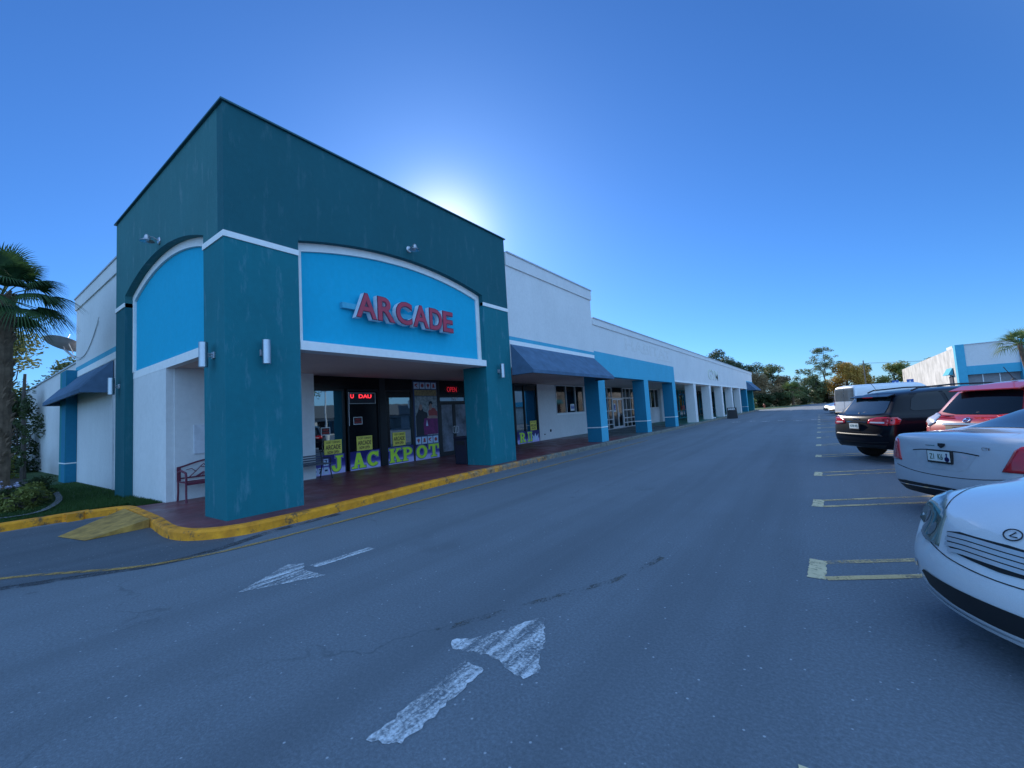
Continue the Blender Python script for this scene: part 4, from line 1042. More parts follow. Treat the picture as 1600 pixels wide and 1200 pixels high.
def loft(stations, rear, front, wrap_r, wrap_f, levels=2, ex=3):
    """rear/front: centre-line x offsets of the 5 levels (bottom..belt), positive = outwards"""
    NS, NT = 5, 5
    def frs(s): return [y/s['side'][4][0] for y, z in s['top']]
    v = []; f_ = []; idx = {}
    def vert(key, p):
        if key not in idx: idx[key] = len(v); v.append(p)
        return idx[key]
    n = len(stations)
    def ringpt(i, j, sg):
        s = stations[i]; fr = frs(s); end = 0
        # j 0..4 bottom (centre to edge), 5..9 side, 10..14 top
        if j < 5: q = (0, .42, .78, .88, .95)[j]; y, z = s['side'][0][0]*q, s['zb']; lv, fq = 0, q
        elif j < 10: y, z = s['side'][j-5]; lv, fq = j-5, 1
        else: y, z = s['top'][j-10]; lv, fq = 4, fr[j-10]
        x = s['x']
        if i == 0: x -= rear[lv]-wrap_r*abs(fq)**3
        if i == n-1: x += front[lv]-wrap_f*abs(fq)**ex
        return (x, y*sg, z)
    def V(i, j, sg):
        if j in (0, 14): sg = 1
        return vert((i, j, sg), ringpt(i, j, sg))
    for i in range(n-1):
        for sg in (1, -1):
            for j in range(14): f_.append((V(i, j, sg), V(i+1, j, sg), V(i+1, j+1, sg), V(i, j+1, sg)))
    for i, offs, wr, dr in ((0, rear, wrap_r, -1), (n-1, front, wrap_f, 1)):
        s = stations[i]; fr = [1]+frs(s)
        def C(lv, c, sg):            # lv 0..4, c 0..5 (edge .. centre)
            if c == 5: sg = 1
            if c == 0: return V(i, 5+lv, sg)
            if lv == 0: return V(i, (4, 3, 2, 1, 0)[c-1], sg)
            if lv == 4: return V(i, 9+c, sg)
            q = (.95, .88, .78, .42, 0)[c-1]; y0, z0 = s['side'][lv]
            return vert(('c', i, lv, c, sg), (s['x']+dr*(offs[lv]-wr*q**(ex if dr > 0 else 3)), y0*q*sg, z0))
        for sg in (1, -1):
            for lv in range(4):
                for c in range(5): f_.append((C(lv, c, sg), C(lv, c+1, sg), C(lv+1, c+1, sg), C(lv+1, c, sg)))
    me = bpy.data.meshes.new('loft'); me.from_pydata(v, [], f_)
    bm = bmesh.new(); bm.from_mesh(me); bmesh.ops.recalc_face_normals(bm, faces=bm.faces); bm.to_mesh(me); bm.free()
    o = bpy.data.objects.new('loft', me); COL.objects.link(o)
    md = o.modifiers.new('s', 'SUBSURF'); md.levels = levels; md.render_levels = levels
    return o
def bake(o, cutters=()):
    for c in cutters:
        md = o.modifiers.new('b', 'BOOLEAN'); md.operation = 'DIFFERENCE'; md.object = c; md.solver = 'EXACT'
    bpy.context.view_layer.update()
    me = bpy.data.meshes.new_from_object(o.evaluated_get(bpy.context.evaluated_depsgraph_get()))
    return me
class Car:
    def __init__(s, thing_, stations, rear, front, wr, wf, paint, arches, wheel_r=.34, ex=3):
        s.T = thing_
        lo = loft(stations, rear, front, wr, wf, 2, ex)
        bpy.context.view_layer.update()
        me0 = bake(lo)
        s.bvh = BVHTree.FromPolygons([v.co.copy() for v in me0.vertices], [tuple(p.vertices) for p in me0.polygons])
        s.w = max(st_['w'] for st_ in stations)
        cut = []
        for x in arches:
            for sg in (1, -1):
                b = MB().lathe([(.001, sg*(s.w-.28)), (wheel_r+.055, sg*(s.w-.28)), (wheel_r+.065, sg*(s.w+.3)), (.001, sg*(s.w+.3))], (x, 0, wheel_r+.0), 32, 'Y')
                cut.append(b.build('cut', paint))
        me = bake(lo, cut)
        for c in cut: bpy.data.objects.remove(c)
        bpy.data.objects.remove(lo)
        me.materials.clear(); me.materials.append(paint)
        me.polygons.foreach_set('use_smooth', [True]*len(me.polygons))
        body = bpy.data.objects.new('body', me); COL.objects.link(body); body.parent = s.T
        bpy.context.view_layer.objects.active = body
        try: me.set_sharp_from_angle(angle=R(40))
        except Exception: pass
        for x in arches:
            for sg in (1, -1):
                wl = MB()
                n = 20; r0 = wheel_r+.05
                for k in range(n):
                    a, c = math.pi*k/n-.1, math.pi*(k+1)/n+.0
                    y0, y1 = sg*(s.w-.30), sg*(s.w-.012)
                    wl.add([(x+r0*math.cos(a), y0, wheel_r+r0*math.sin(a)), (x+r0*math.cos(a), y1, wheel_r+r0*math.sin(a)), (x+r0*math.cos(c), y1, wheel_r+r0*math.sin(c)), (x+r0*math.cos(c), y0, wheel_r+r0*math.sin(c))], [(0, 1, 2, 3)])
                wl.add([(x+r0*math.cos(math.pi*k/n), sg*(s.w-.30), wheel_r+r0*math.sin(math.pi*k/n)) for k in range(n+1)], [tuple(range(n+1))])
                wl.build('wheel_liner', M['plastic'], s.T, world=False)
                s.wheel(x, sg, wheel_r)
    def wheel(s, x, sg, r_):
        yo = sg*(s.w-.035); yi = sg*(s.w-.25)
        W = MB().lathe([(r_*.66, yo-sg*.02), (r_*.72, yo), (r_*.93, yo), (r_, yo-sg*.035), (r_, yi+sg*.03), (r_*.93, yi), (r_*.6, yi)], (x, 0, r_), 36, 'Y').build('wheel', M['rubber'], s.T, world=False, smooth=True)
        b = MB(); b.lathe([(r_*.70, yo-sg*.004), (r_*.665, yo-sg*.004), (r_*.62, yo-sg*.06), (.001, yo-sg*.075)], (x, 0, r_), 36, 'Y')
        for k in range(5):
            a = 2*math.pi*k/5+.3
            for da in (-.16, .16):
                p0 = (x+.05*math.cos(a), yo-sg*.03, r_+.05*math.sin(a)); p1 = (x+r_*.66*math.cos(a+da), yo-sg*.015, r_+r_*.66*math.sin(a+da))
                b.tube([p0, p1], [.028, .017], 6)
        b.lathe([(.001, yo-sg*.008), (.055, yo-sg*.01), (.065, yo-sg*.06)], (x, 0, r_), 16, 'Y')
        b.build('rim', M['rim'], W, world=False)
    def proj(s, o, d):
        h = s.bvh.ray_cast(Vector(o), Vector(d).normalized())
        return h[0], h[1]
    def patch(s, name, poly, mode, mat, off=.004, parent=None, res=.05, thick=0.0, label=None, dens=.06):
        """lay a polygon on the bodywork. mode: 'L'/'R' side view (x,z), 'B' rear (y,z), 'F' front (y,z), 'T' top (x,y),
        'FT'/'BT' seen from front/rear 45 degrees above: (y, s) with s along the slanted view plane"""
        def ray(a, c):
            if mode == 'D3': return tuple(s._U*a+s._V*c-s._d*8), tuple(s._d)
            if mode == 'L': return (a, 4, c), (0, -1, 0)
            if mode == 'R': return (a, -4, c), (0, 1, 0)
            if mode == 'B': return (-8, a, c), (1, 0, 0)
            if mode == 'F': return (8, a, c), (-1, 0, 0)
            if mode == 'T': return (a, c, 5), (0, 0, -1)
            if mode == 'FD': # diagonal from front-left-ish: azimuth 45 (front & +y), (t, z)
                return (6+(-a)*.7071, 6+a*.7071, c), (-1, -1, 0)
            if mode == 'BD': # diagonal from rear & -y
                return (-6-a*.7071, -6+a*.7071, c), (1, 1, 0)
            if mode == 'BD2': # diagonal from rear & +y
                return (-6+a*.7071, 6+a*.7071, c), (1, -1, 0)
        # densify the outline
        P_ = []
        for i in range(len(poly)):
            a, c = Vector(poly[i]), Vector(poly[(i+1) % len(poly)]); k = max(1, int((c-a).length/dens))
            for j in range(k): P_.append(a.lerp(c, j/k))
        nb = len(P_)
        xs = [p.x for p in P_]; ys = [p.y for p in P_]
        def inside(q):
            r_ = False
            for i in range(nb):
                a, c = P_[i], P_[i-1]
                if (a.y > q.y) != (c.y > q.y) and q.x < (c.x-a.x)*(q.y-a.y)/(c.y-a.y)+a.x: r_ = not r_
            return r_
        pts = list(P_)
        nx = int((max(xs)-min(xs))/dens); ny = int((max(ys)-min(ys))/dens)
        for i in range(1, nx+1):
            for j in range(1, ny+1):
                q = Vector((min(xs)+(i-.5+.5*(j % 2))*dens, min(ys)+(j-.2)*dens))
                if inside(q) and min((q-p).length for p in P_) > dens*.45: pts.append(q)
        vo, eo, fo, *_ = delaunay_2d_cdt(pts, [(i, (i+1) % nb) for i in range(nb)], [], 1, 1e-6)
        V = []; ok = []; Nn = []
        for p in vo:
            o, d = ray(p.x, p.y); h, nrm = s.proj(o, d)
            if h is None: V.append(Vector((0, 0, 0))); ok.append(False); Nn.append(Vector((0, 0, 1))); continue
            if nrm.dot(Vector(d)) > 0: nrm = -nrm
            V.append(h+nrm*off); ok.append(True); Nn.append(nrm)
        F = [tuple(q) for q in fo if all(ok[i] for i in q)]
        b = MB(); b.add(V, F)
        if thick:
            ec = {}
            for q in F:
                for i in range(len(q)):
                    a, c = q[i], q[(i+1) % len(q)]; ec.setdefault((min(a, c), max(a, c)), []).append((a, c))
            base = len(b.v); m = {}
            for k, l in ec.items():
                if len(l) == 1:
                    a, c = l[0]
                    for i in (a, c):
                        if i not in m: m[i] = len(b.v); b.v.append(tuple(V[i]-Nn[i]*thick))
                    b.f.append((a, c, m[c], m[a]))
        o = b.build(name, mat, s.T if parent is None else parent, world=False, smooth=True)
        if label: o['label'] = label
        return o
    def patch3(s, name, pts, d, mat, off=.004, thick=0, dens=.04, parent=None):
        """like patch(), the outline given as rough 3-D points and seen along direction d"""
        d = Vector(d).normalized(); U = d.cross(Vector((0, 0, 1))).normalized(); V_ = U.cross(d).normalized()
        s._d, s._U, s._V = d, U, V_
        return s.patch(name, [(Vector(p).dot(U), Vector(p).dot(V_)) for p in pts], 'D3', mat, off, parent, thick=thick, dens=dens)
    def line(s, name, path, mode, wd, mat, off=.003, parent=None):
        P_ = smooth_path([Vector(p) for p in path], 6); L = []; Rr = []
        for i in range(len(P_)):
            d = (P_[min(i+1, len(P_)-1)]-P_[max(i-1, 0)]).normalized(); n_ = Vector((-d.y, d.x))*wd/2
            L.append(P_[i]+n_); Rr.append(P_[i]-n_)
        return s.patch(name, [tuple(p) for p in L+Rr[::-1]], mode, mat, off, parent, dens=.09)
    def plate(s, mode, y, z, txt, wd=.31, h=.155, frame=M['plastic'], off=.012, badge=False):
        o, d = ((-8, y, z), (1, 0, 0)) if mode == 'B' else ((8, y, z), (-1, 0, 0))
        hit, n = s.proj(o, d); sg = -1 if mode == 'B' else 1
        x = hit.x+sg*(off+.02)
        m4 = frame4((x, y, z-h/2), (0, -1, 0) if mode == 'B' else (0, 1, 0), (0, 0, 1))
        P_ = MB().box(-wd/2, wd/2, 0, h, -.03, 0).xf(m4).build('license_plate', frame, s.T, world=False)
        MB().box(-wd/2+.012, wd/2-.012, .022, h-.012, .001, .003).xf(m4).build('plate_face', M['plate'], P_, world=False)
        b = MB(); text(b, txt, .07, m4 @ Matrix.Translation((-.03 if badge else 0, .042, .0035)), extrude=.002, bold=.01, width=.17 if badge else .22)
        b.build('plate_lettering', M['plategrn'], P_, world=False)
        if badge:
            b = MB().lathe([(.030, .0035), (.030, .005), (.020, .005), (.020, .0035)], (.105, .052, 0), 16).box(.098, .112, .055, .105, .0036, .0055).lathe([(.001, .0035), (.011, .0036), (.011, .0055), (.001, .0056)], (.105, .114, 0), 10)
            b.xf(m4).build('wheelchair_symbol', M['navy'], P_, world=False)
        return P_
    def badge(s, mode, y, z, kind, r_=.05):
        o, d = ((-8, y, z), (1, 0, 0)) if mode == 'B' else ((8, y, z), (-1, 0, 0)) if mode == 'F' else ((y, 0, 5), (0, 0, -1))
        hit, n = s.proj(o, d)
        if n.dot(Vector(d)) > 0: n = -n
        xa = Vector((0, -1, 0)) if mode == 'B' else Vector((0, 1, 0))
        ya = n.cross(xa).normalized()
        m4 = frame4(hit+n*.006, xa, ya)
        b = MB()
        def ring(rx, ry, th):
            b.tube([m4 @ Vector((rx*math.cos(a*math.pi/12), ry*math.sin(a*math.pi/12), 0)) for a in range(25)], th, 6)
        if kind == 'oval_l':
            ring(r_*1.35, r_, .0035); b.tube([m4 @ Vector((r_*.25, r_*.55, 0)), m4 @ Vector((-r_*.35, -r_*.35, 0)), m4 @ Vector((r_*.75, -r_*.30, 0))], .0035, 6)
        elif kind == 'ring': ring(r_, r_, .010); b.add([m4 @ Vector(q) for q in ((-r_*1.1, -r_*.22, .006), (r_*1.1, -r_*.22, .006), (r_*1.1, r_*.22, .006), (-r_*1.1, r_*.22, .006))], [(0, 1, 2, 3)])
        elif kind == 'shield': b.prism([(-r_, r_*.6), (r_, r_*.6), (r_*.9, -r_*.1), (0, -r_*.7), (-r_*.9, -r_*.1)], 2, 0, .008).xf(Matrix.Identity(4)); b.v = [tuple(m4 @ Vector(q)) for q in b.v]
        else: text(b, kind, r_, m4, extrude=.004, bold=.02, space=1.3)
        return b.build('badge', M['darkmetal'] if kind in ('oval_l', 'shield') else M['chrome'], s.T, world=False)
    def gap(s, path, mode, wd=.007): return s.line('panel_seam', path, mode, wd, M['gap'])

HD = R(33)
def place(cx, cy, ahead, nose_in=True, half=2.45, HD=HD):
    """car whose rear (or nose) middle is at (cx,cy), axis along the stall direction"""
    dx, dy = math.cos(HD), math.sin(HD)
    return (cx+dx*half, cy+dy*half, 0), (HD if nose_in else HD+math.pi)

# --- silver saloon seen from behind
def cadillac():
    loc, rz = place(1.13, 7.31, 1, True, 2.55)
    T = thing('parked_car', 'pale silver blue saloon seen from behind, red tail lights, behind the white nose', 'car', loc, rz)
    W = .94
    S_ = [st(-2.46, W*.94, .24, .99, None, .045, zm=.56), st(-2.34, W*.975, .22, 1.0, None, .05), st(-1.85, W*.995, .20, 1.01, None, .05), st(-1.62, W, .19, 1.01, (.66, 1.06), .03),
          st(-.72, W, .18, .99, (.60, 1.40)), st(-.1, W, .18, .975, (.62, 1.445)), st(.5, W, .18, .96, (.62, 1.42)), st(1.35, W, .18, .95, (.70, 1.0)), st(1.5, W, .19, .93, None, .05), st(2.2, W*.97, .2, .84, None, .06), st(2.42, W*.90, .22, .74, None, .04)]
    c = Car(T, S_, (.02, .10, .115, .065, .035), (.0, .1, .12, .08, 0), .16, .22, M['car_blue_silver'], (-1.55, 1.55), .355)
    c.patch('rear_window', [(-1.62, .60), (-.80, .53), (-.76, .3), (-.76, -.3), (-.80, -.53), (-1.62, -.60), (-1.67, -.3), (-1.67, .3)], 'T', M['cglass2'], .006)
    for m_, sg in (('L', 1), ('R', -1)):
        c.patch('side_window', [(-1.28, 1.06), (-.75, 1.33), (-.1, 1.385), (.45, 1.35), (1.08, 1.06)], m_, M['cglass'], .005)
        c.gap([(-.95, 1.02), (-1.05, .75), (-.95, .35)], m_); c.gap([(.12, 1.03), (.1, .3)], m_); c.gap([(1.1, 1.0), (1.12, .6), (1.0, .3)], m_)
        c.patch('door_handle', [(-.75, .86), (-.55, .87), (-.55, .89), (-.75, .88)], m_, M['chrome'], .02, thick=.02)
        c.patch('door_handle', [(.25, .84), (.45, .85), (.45, .87), (.25, .86)], m_, M['chrome'], .02, thick=.02)
    # tall tail lights wrapping the rear corners
    for md in ('BD', 'BD2'):
        sg = -1 if md == 'BD' else 1
        k_ = 1 if md == 'BD' else -1
        q = [(k_*x_, z_) for x_, z_ in ((1.32, .665), (1.10, .665), (1.03, .83), (.94, .90), (.72, .925), (.72, .965), (1.08, .955), (1.16, .94), (1.21, .90))]
        c.patch('taillight', q, md, M['tail'], .012, thick=.03, dens=.04)
    c.gap([(-.74, .60), (-.4, .555), (0, .54), (.4, .555), (.74, .60)], 'B', .008)
    c.gap([(-.80, .90), (-.78, .62)], 'B', .006); c.gap([(.80, .90), (.78, .62)], 'B', .006)
    c.line('trunk_crease', [(-.42, .82), (-.2, .845), (.2, .845), (.42, .82)], 'B', .012, M['gap'], .003)
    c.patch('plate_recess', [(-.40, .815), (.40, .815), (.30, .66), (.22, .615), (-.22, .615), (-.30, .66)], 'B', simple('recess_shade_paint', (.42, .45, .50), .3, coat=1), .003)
    c.plate('B', .0, .775, 'Z1  K6', badge=True)
    c.badge('B', .0, .905, 'shield', .045)
    c.line('chrome_strip', [(.09, .90), (.22, .898)], 'B', .008, M['chrome'], .004); 
    b = c.badge('B', -.48, .885, 'CT6', .032)
    c.patch('diffuser', [(-.86, .37), (-.6, .40), (0, .41), (.6, .40), (.86, .37), (.78, .255), (-.78, .255)], 'B', M['plastic'], .006)
    c.line('bumper_chrome', [(-.76, .345), (0, .37), (.76, .345)], 'B', .012, M['chrome'], .012)
    MB().box(-.012, .012, -.02, .02, 0, .06).xf(Matrix.Translation((-.66, 0, 1.40)) @ Matrix.Rotation(-.5, 4, 'Y')).build('antenna', M['car_blue_silver'], T, world=False, bevel=.006)
    for sg in (1, -1):
        MB().lathe([(.001, -.1), (.07, -.08), (.09, 0), (.07, .1), (.001, .12)], (.95, sg*(W+.1), 1.0), 12, 'Y').build('wing_mirror', M['car_blue_silver'], T, world=False, smooth=True)
    return c
cadillac()

# --- white saloon whose nose is next to the camera
def lexus():
    loc, rz = place(.66, 3.47, 1, False, 2.40)
    T = thing('parked_car', 'white saloon with slatted grille and hazy headlamp, its nose nearest the camera', 'car', loc, rz)
    W = .91
    S_ = [st(-2.3, W*.92, .24, .98, None, .04), st(-2.15, W*.97, .2, 1.0, None, .05), st(-1.75, W, .19, 1.0, None, .04), st(-1.55, W, .19, 1.0, (.66, 1.05)),
          st(-.75, W, .18, .98, (.58, 1.38)), st(-.1, W, .18, .96, (.60, 1.43)), st(.4, W, .18, .95, (.60, 1.41)), st(1.15, W, .18, .93, (.68, .99)), st(1.3, W, .18, .905, None, .07), st(1.75, W*.985, .19, .85, None, .10), st(2.02, W*.96, .2, .78, None, .125), st(2.16, W*.93, .185, .69, None, .115, zm=.46)]
    c = Car(T, S_, (.0, .08, .1, .06, 0), (.20, .235, .245, .175, .10), .18, .31, M['car_white'], (-1.4, 1.38), .33, 2.2)
    for m_, sg in (('L', 1), ('R', -1)):
        c.patch('side_window', [(-1.25, 1.04), (-.7, 1.31), (-.1, 1.365), (.4, 1.33), (1.0, 1.03)], m_, M['cglass'], .005)
        c.gap([(-.9, 1.0), (-.95, .6), (-.9, .3)], m_); c.gap([(.1, 1.0), (.08, .3)], m_); c.gap([(1.05, .95), (1.08, .6), (.95, .3)], m_)
        c.patch('door_handle', [(-.8, .84), (-.6, .85), (-.6, .87), (-.8, .86)], m_, M['car_white'], .02, thick=.02)
    c.patch('windscreen', [(1.12, .62), (.50, .55), (.46, .3), (.46, -.3), (.50, -.55), (1.12, -.62), (1.2, -.3), (1.2, .3)], 'T', M['cglass2'], .006)
    c.patch('rear_window', [(-1.5, .58), (-.85, .5), (-.85, -.5), (-1.5, -.58)], 'T', M['cglass2'], .006)
    # headlamps: seen from the front quarter; polygon in top view so they sweep back over the wing
    for sg in (1, -1):
        q = [(2.28, sg*.47, .59), (2.2, sg*.62, .575), (2.1, sg*.76, .59), (1.95, sg*.85, .66), (1.68, sg*.87, .81), (1.82, sg*.74, .84), (2.0, sg*.60, .82), (2.16, sg*.50, .76)]
        c.patch3('headlight', q, (-1, -sg*.75, -.6), M['head'], .010, .03)
        for (lx, ly, lz, lr) in ((2.20, .60, .67, .055), (2.06, .74, .70, .05)):
            q2 = [(lx, sg*(ly+lr*math.cos(a*math.pi/6)), lz+lr*math.sin(a*math.pi/6)) for a in range(12)]
            c.patch3('lamp_reflector', q2, (-1, -sg*.75, -.6), M['rim'], .0125, 0, .03)
    # bonnet edges and slatted grille
    for sg in (1, -1):
        c.line('bonnet_seam', [(2.20, sg*.50), (2.1, sg*.535), (1.95, sg*.60), (1.72, sg*.70), (1.3, sg*.78)], 'T', .008, M['gap'], .002)
    c.patch('grille', [(-.41, .675), (-.3, .70), (0, .712), (.3, .70), (.41, .675), (.37, .60), (.26, .578), (0, .566), (-.26, .578), (-.37, .60)], 'F', M['plastic'], .005)
    for z, k in ((.685, .385), (.657, .39), (.629, .38), (.601, .34)):
        c.line('grille_slat', [(-k, z-.022), (-.22, z-.004), (0, z), (.22, z-.004), (k, z-.022)], 'F', .022, M['car_silver'], .014)
    c.line('bumper_seam', [(-.80, .60), (-.62, .575), (-.5, .56), (-.3, .535), (0, .522), (.3, .535), (.5, .56), (.62, .575), (.80, .60)], 'F', .006, M['gap'], .003)
    c.patch('lower_intake', [(-.56, .385), (-.3, .39), (0, .392), (.3, .39), (.56, .385), (.60, .36), (.52, .30), (.3, .275), (0, .27), (-.3, .275), (-.52, .30), (-.60, .36)], 'F', M['plastic'], .006)
    for sg in (1, -1):
        c.patch('fog_lamp', [(sg*.67, .40), (sg*.75, .41), (sg*.75, .35), (sg*.68, .34)], 'F', M['tail_clear'], .006)
    c.line('bumper_lip', [(-.72, .285), (-.5, .255), (0, .243), (.5, .255), (.72, .285)], 'F', .022, M['car_white'], .018)
    c.badge('T', 2.23, .03, 'oval_l', .034)
    for sg in (1, -1):
        MB().lathe([(.001, -.1), (.07, -.08), (.09, 0), (.07, .1), (.001, .12)], (.62, sg*(W+.07), .97), 12, 'Y').build('wing_mirror', M['car_white'], T, world=False, smooth=True)
    return c
lexus()

# --- black sport utility
def suv_black(T):
    W = .92
    S_ = [st(-2.30, W*.93, .36, 1.06, None, .02, zm=.66), st(-2.20, W*.975, .33, 1.09, None, .02), st(-2.13, W, .31, 1.10, (.74, 1.14)), st(-1.86, W, .30, 1.10, (.66, 1.56)), st(-1.7, W, .29, 1.10, (.66, 1.61)),
          st(-.6, W, .28, 1.07, (.66, 1.66)), st(.2, W, .28, 1.05, (.65, 1.65)), st(.5, W, .28, 1.05, (.64, 1.66)), st(1.15, W, .28, 1.03, (.70, 1.15)), st(1.3, W, .29, 1.02, None, .06), st(2.0, W*.97, .3, .96, None, .07), st(2.2, W*.92, .32, .86, None, .05)]
    c = Car(T, S_, (.0, .07, .09, .03, .0), (.02, .1, .12, .07, .0), .13, .2, M['car_black'], (-1.42, 1.45), .365)
    c.patch('rear_window', [(-.62, 1.13), (-.40, 1.10), (.40, 1.10), (.62, 1.13), (.61, 1.25), (.55, 1.47), (.3, 1.495), (-.3, 1.495), (-.55, 1.47), (-.61, 1.25)], 'B', M['cglass2'], .006)
    MB().prism([(-1.99, 1.505), (-1.80, 1.56), (-1.80, 1.52), (-1.98, 1.485)], 1, -.57, .57).build('spoiler', M['car_black'], T, world=False, bevel=.01)
    MB().box(-1.995, -1.985, -.15, .15, 1.487, 1.50).build('brake_light', M['tail'], T, world=False)
    for m_, sg in (('L', 1), ('R', -1)):
        c.patch('side_window', [(-1.72, 1.20), (-1.60, 1.42), (-1.42, 1.53), (-.95, 1.565), (-.92, 1.17), (-1.66, 1.16)], m_, M['cglass'], .006)
        c.patch('side_window', [(-.84, 1.16), (-.86, 1.565), (-.02, 1.58), (0, 1.14)], m_, M['cglass'], .006)
        c.patch('side_window', [(.08, 1.135), (.06, 1.575), (.4, 1.55), (.98, 1.14)], m_, M['cglass'], .006)
        c.gap([(-.88, 1.12), (-.92, .8), (-.86, .45)], m_); c.gap([(.05, 1.1), (.03, .42)], m_); c.gap([(1.02, 1.05), (1.04, .5)], m_)
        c.patch('door_handle', [(-.72, .98), (-.5, .99), (-.5, 1.015), (-.72, 1.005)], m_, M['car_black'], .022, thick=.02)
        c.patch('door_handle', [(.2, .97), (.42, .98), (.42, 1.005), (.2, .995)], m_, M['car_black'], .022, thick=.02)
        MB().tube([(-1.5, sg*.62, 1.605), (-1.35, sg*.64, 1.66), (-.6, sg*.645, 1.695), (.2, sg*.64, 1.68), (.42, sg*.62, 1.635)], .018, 8).build('roof_rail', M['plastic'], T, world=False)
        MB().lathe([(.001, -.12), (.08, -.1), (.1, 0), (.08, .1), (.001, .12)], (.95, sg*(W+.12), 1.1), 12, 'Y').build('wing_mirror', M['car_black'], T, world=False, smooth=True)
    for sg in (1, -1):
        c.patch('taillight', [(sg*.36, .90), (sg*.37, 1.0), (sg*.55, 1.04), (sg*.80, 1.055), (sg*.80, .86), (sg*.6, .875)], 'B', M['tail'], .014, thick=.03, dens=.04)
        c.patch('taillight', [(-2.24, 1.045), (-2.08, 1.04), (-2.02, .98), (-2.08, .89), (-2.22, .865)], 'L' if sg > 0 else 'R', M['tail'], .014, thick=.03, dens=.04)
        c.patch('reversing_lamp', [(sg*.42, .915), (sg*.42, .945), (sg*.74, .94), (sg*.74, .905)], 'B', M['tail_clear'], .019)
    c.plate('B', 0, .84, 'GTR 47J', frame=M['plastic'])
    c.line('chrome_strip', [(-.30, .935), (0, .94), (.30, .935)], 'B', .02, M['chrome'], .01)
    c.badge('B', 0, .985, 'JOURNEY'[:0]+'· · · ·', .02) if False else None
    b = c.badge('B', .0, .99, 'DODGE', .035)
    c.gap([(-.76, 1.06), (-.72, .8), (-.6, .68), (0, .66), (.6, .68), (.72, .8), (.76, 1.06)], 'B', .008)
    c.patch('bumper_step', [(-.66, .665), (.66, .665), (.72, .62), (-.72, .62)], 'B', M['plastic'], .02, thick=.02)
    c.line('bumper_chrome', [(-.8, .50), (-.4, .475), (0, .47), (.4, .475), (.8, .50)], 'B', .014, M['plastic'], .008)
    c.patch('lower_valance', [(-.74, .43), (.74, .43), (.66, .37), (-.66, .37)], 'B', M['plastic'], .008)
    MB().tube([(-2.17, .05, 1.12), (-2.13, -.1, 1.16), (-2.09, -.32, 1.20)], .012, 6).lathe([(.001, -.03), (.03, -.02), (.03, .01), (.001, .02)], (-2.17, .05, 1.12), 10, 'X').build('rear_wiper', M['plastic'], T, world=False)
    MB().tube([(-1.55, .28, 1.67), (-1.66, .30, 1.86)], .005, 6).lathe([(.03, 0), (.012, .02)], (-1.55, .28, 1.655), 10).build('antenna', M['plastic'], T, world=False)
    for x in (.4,):
        pass
    return c
loc, rz = place(.62, 13.05, 1, True, 2.36)
suvT = thing('parked_car', 'black sport utility parked nose in between the red one and the white van', 'car', loc, rz)
suv_black(suvT)

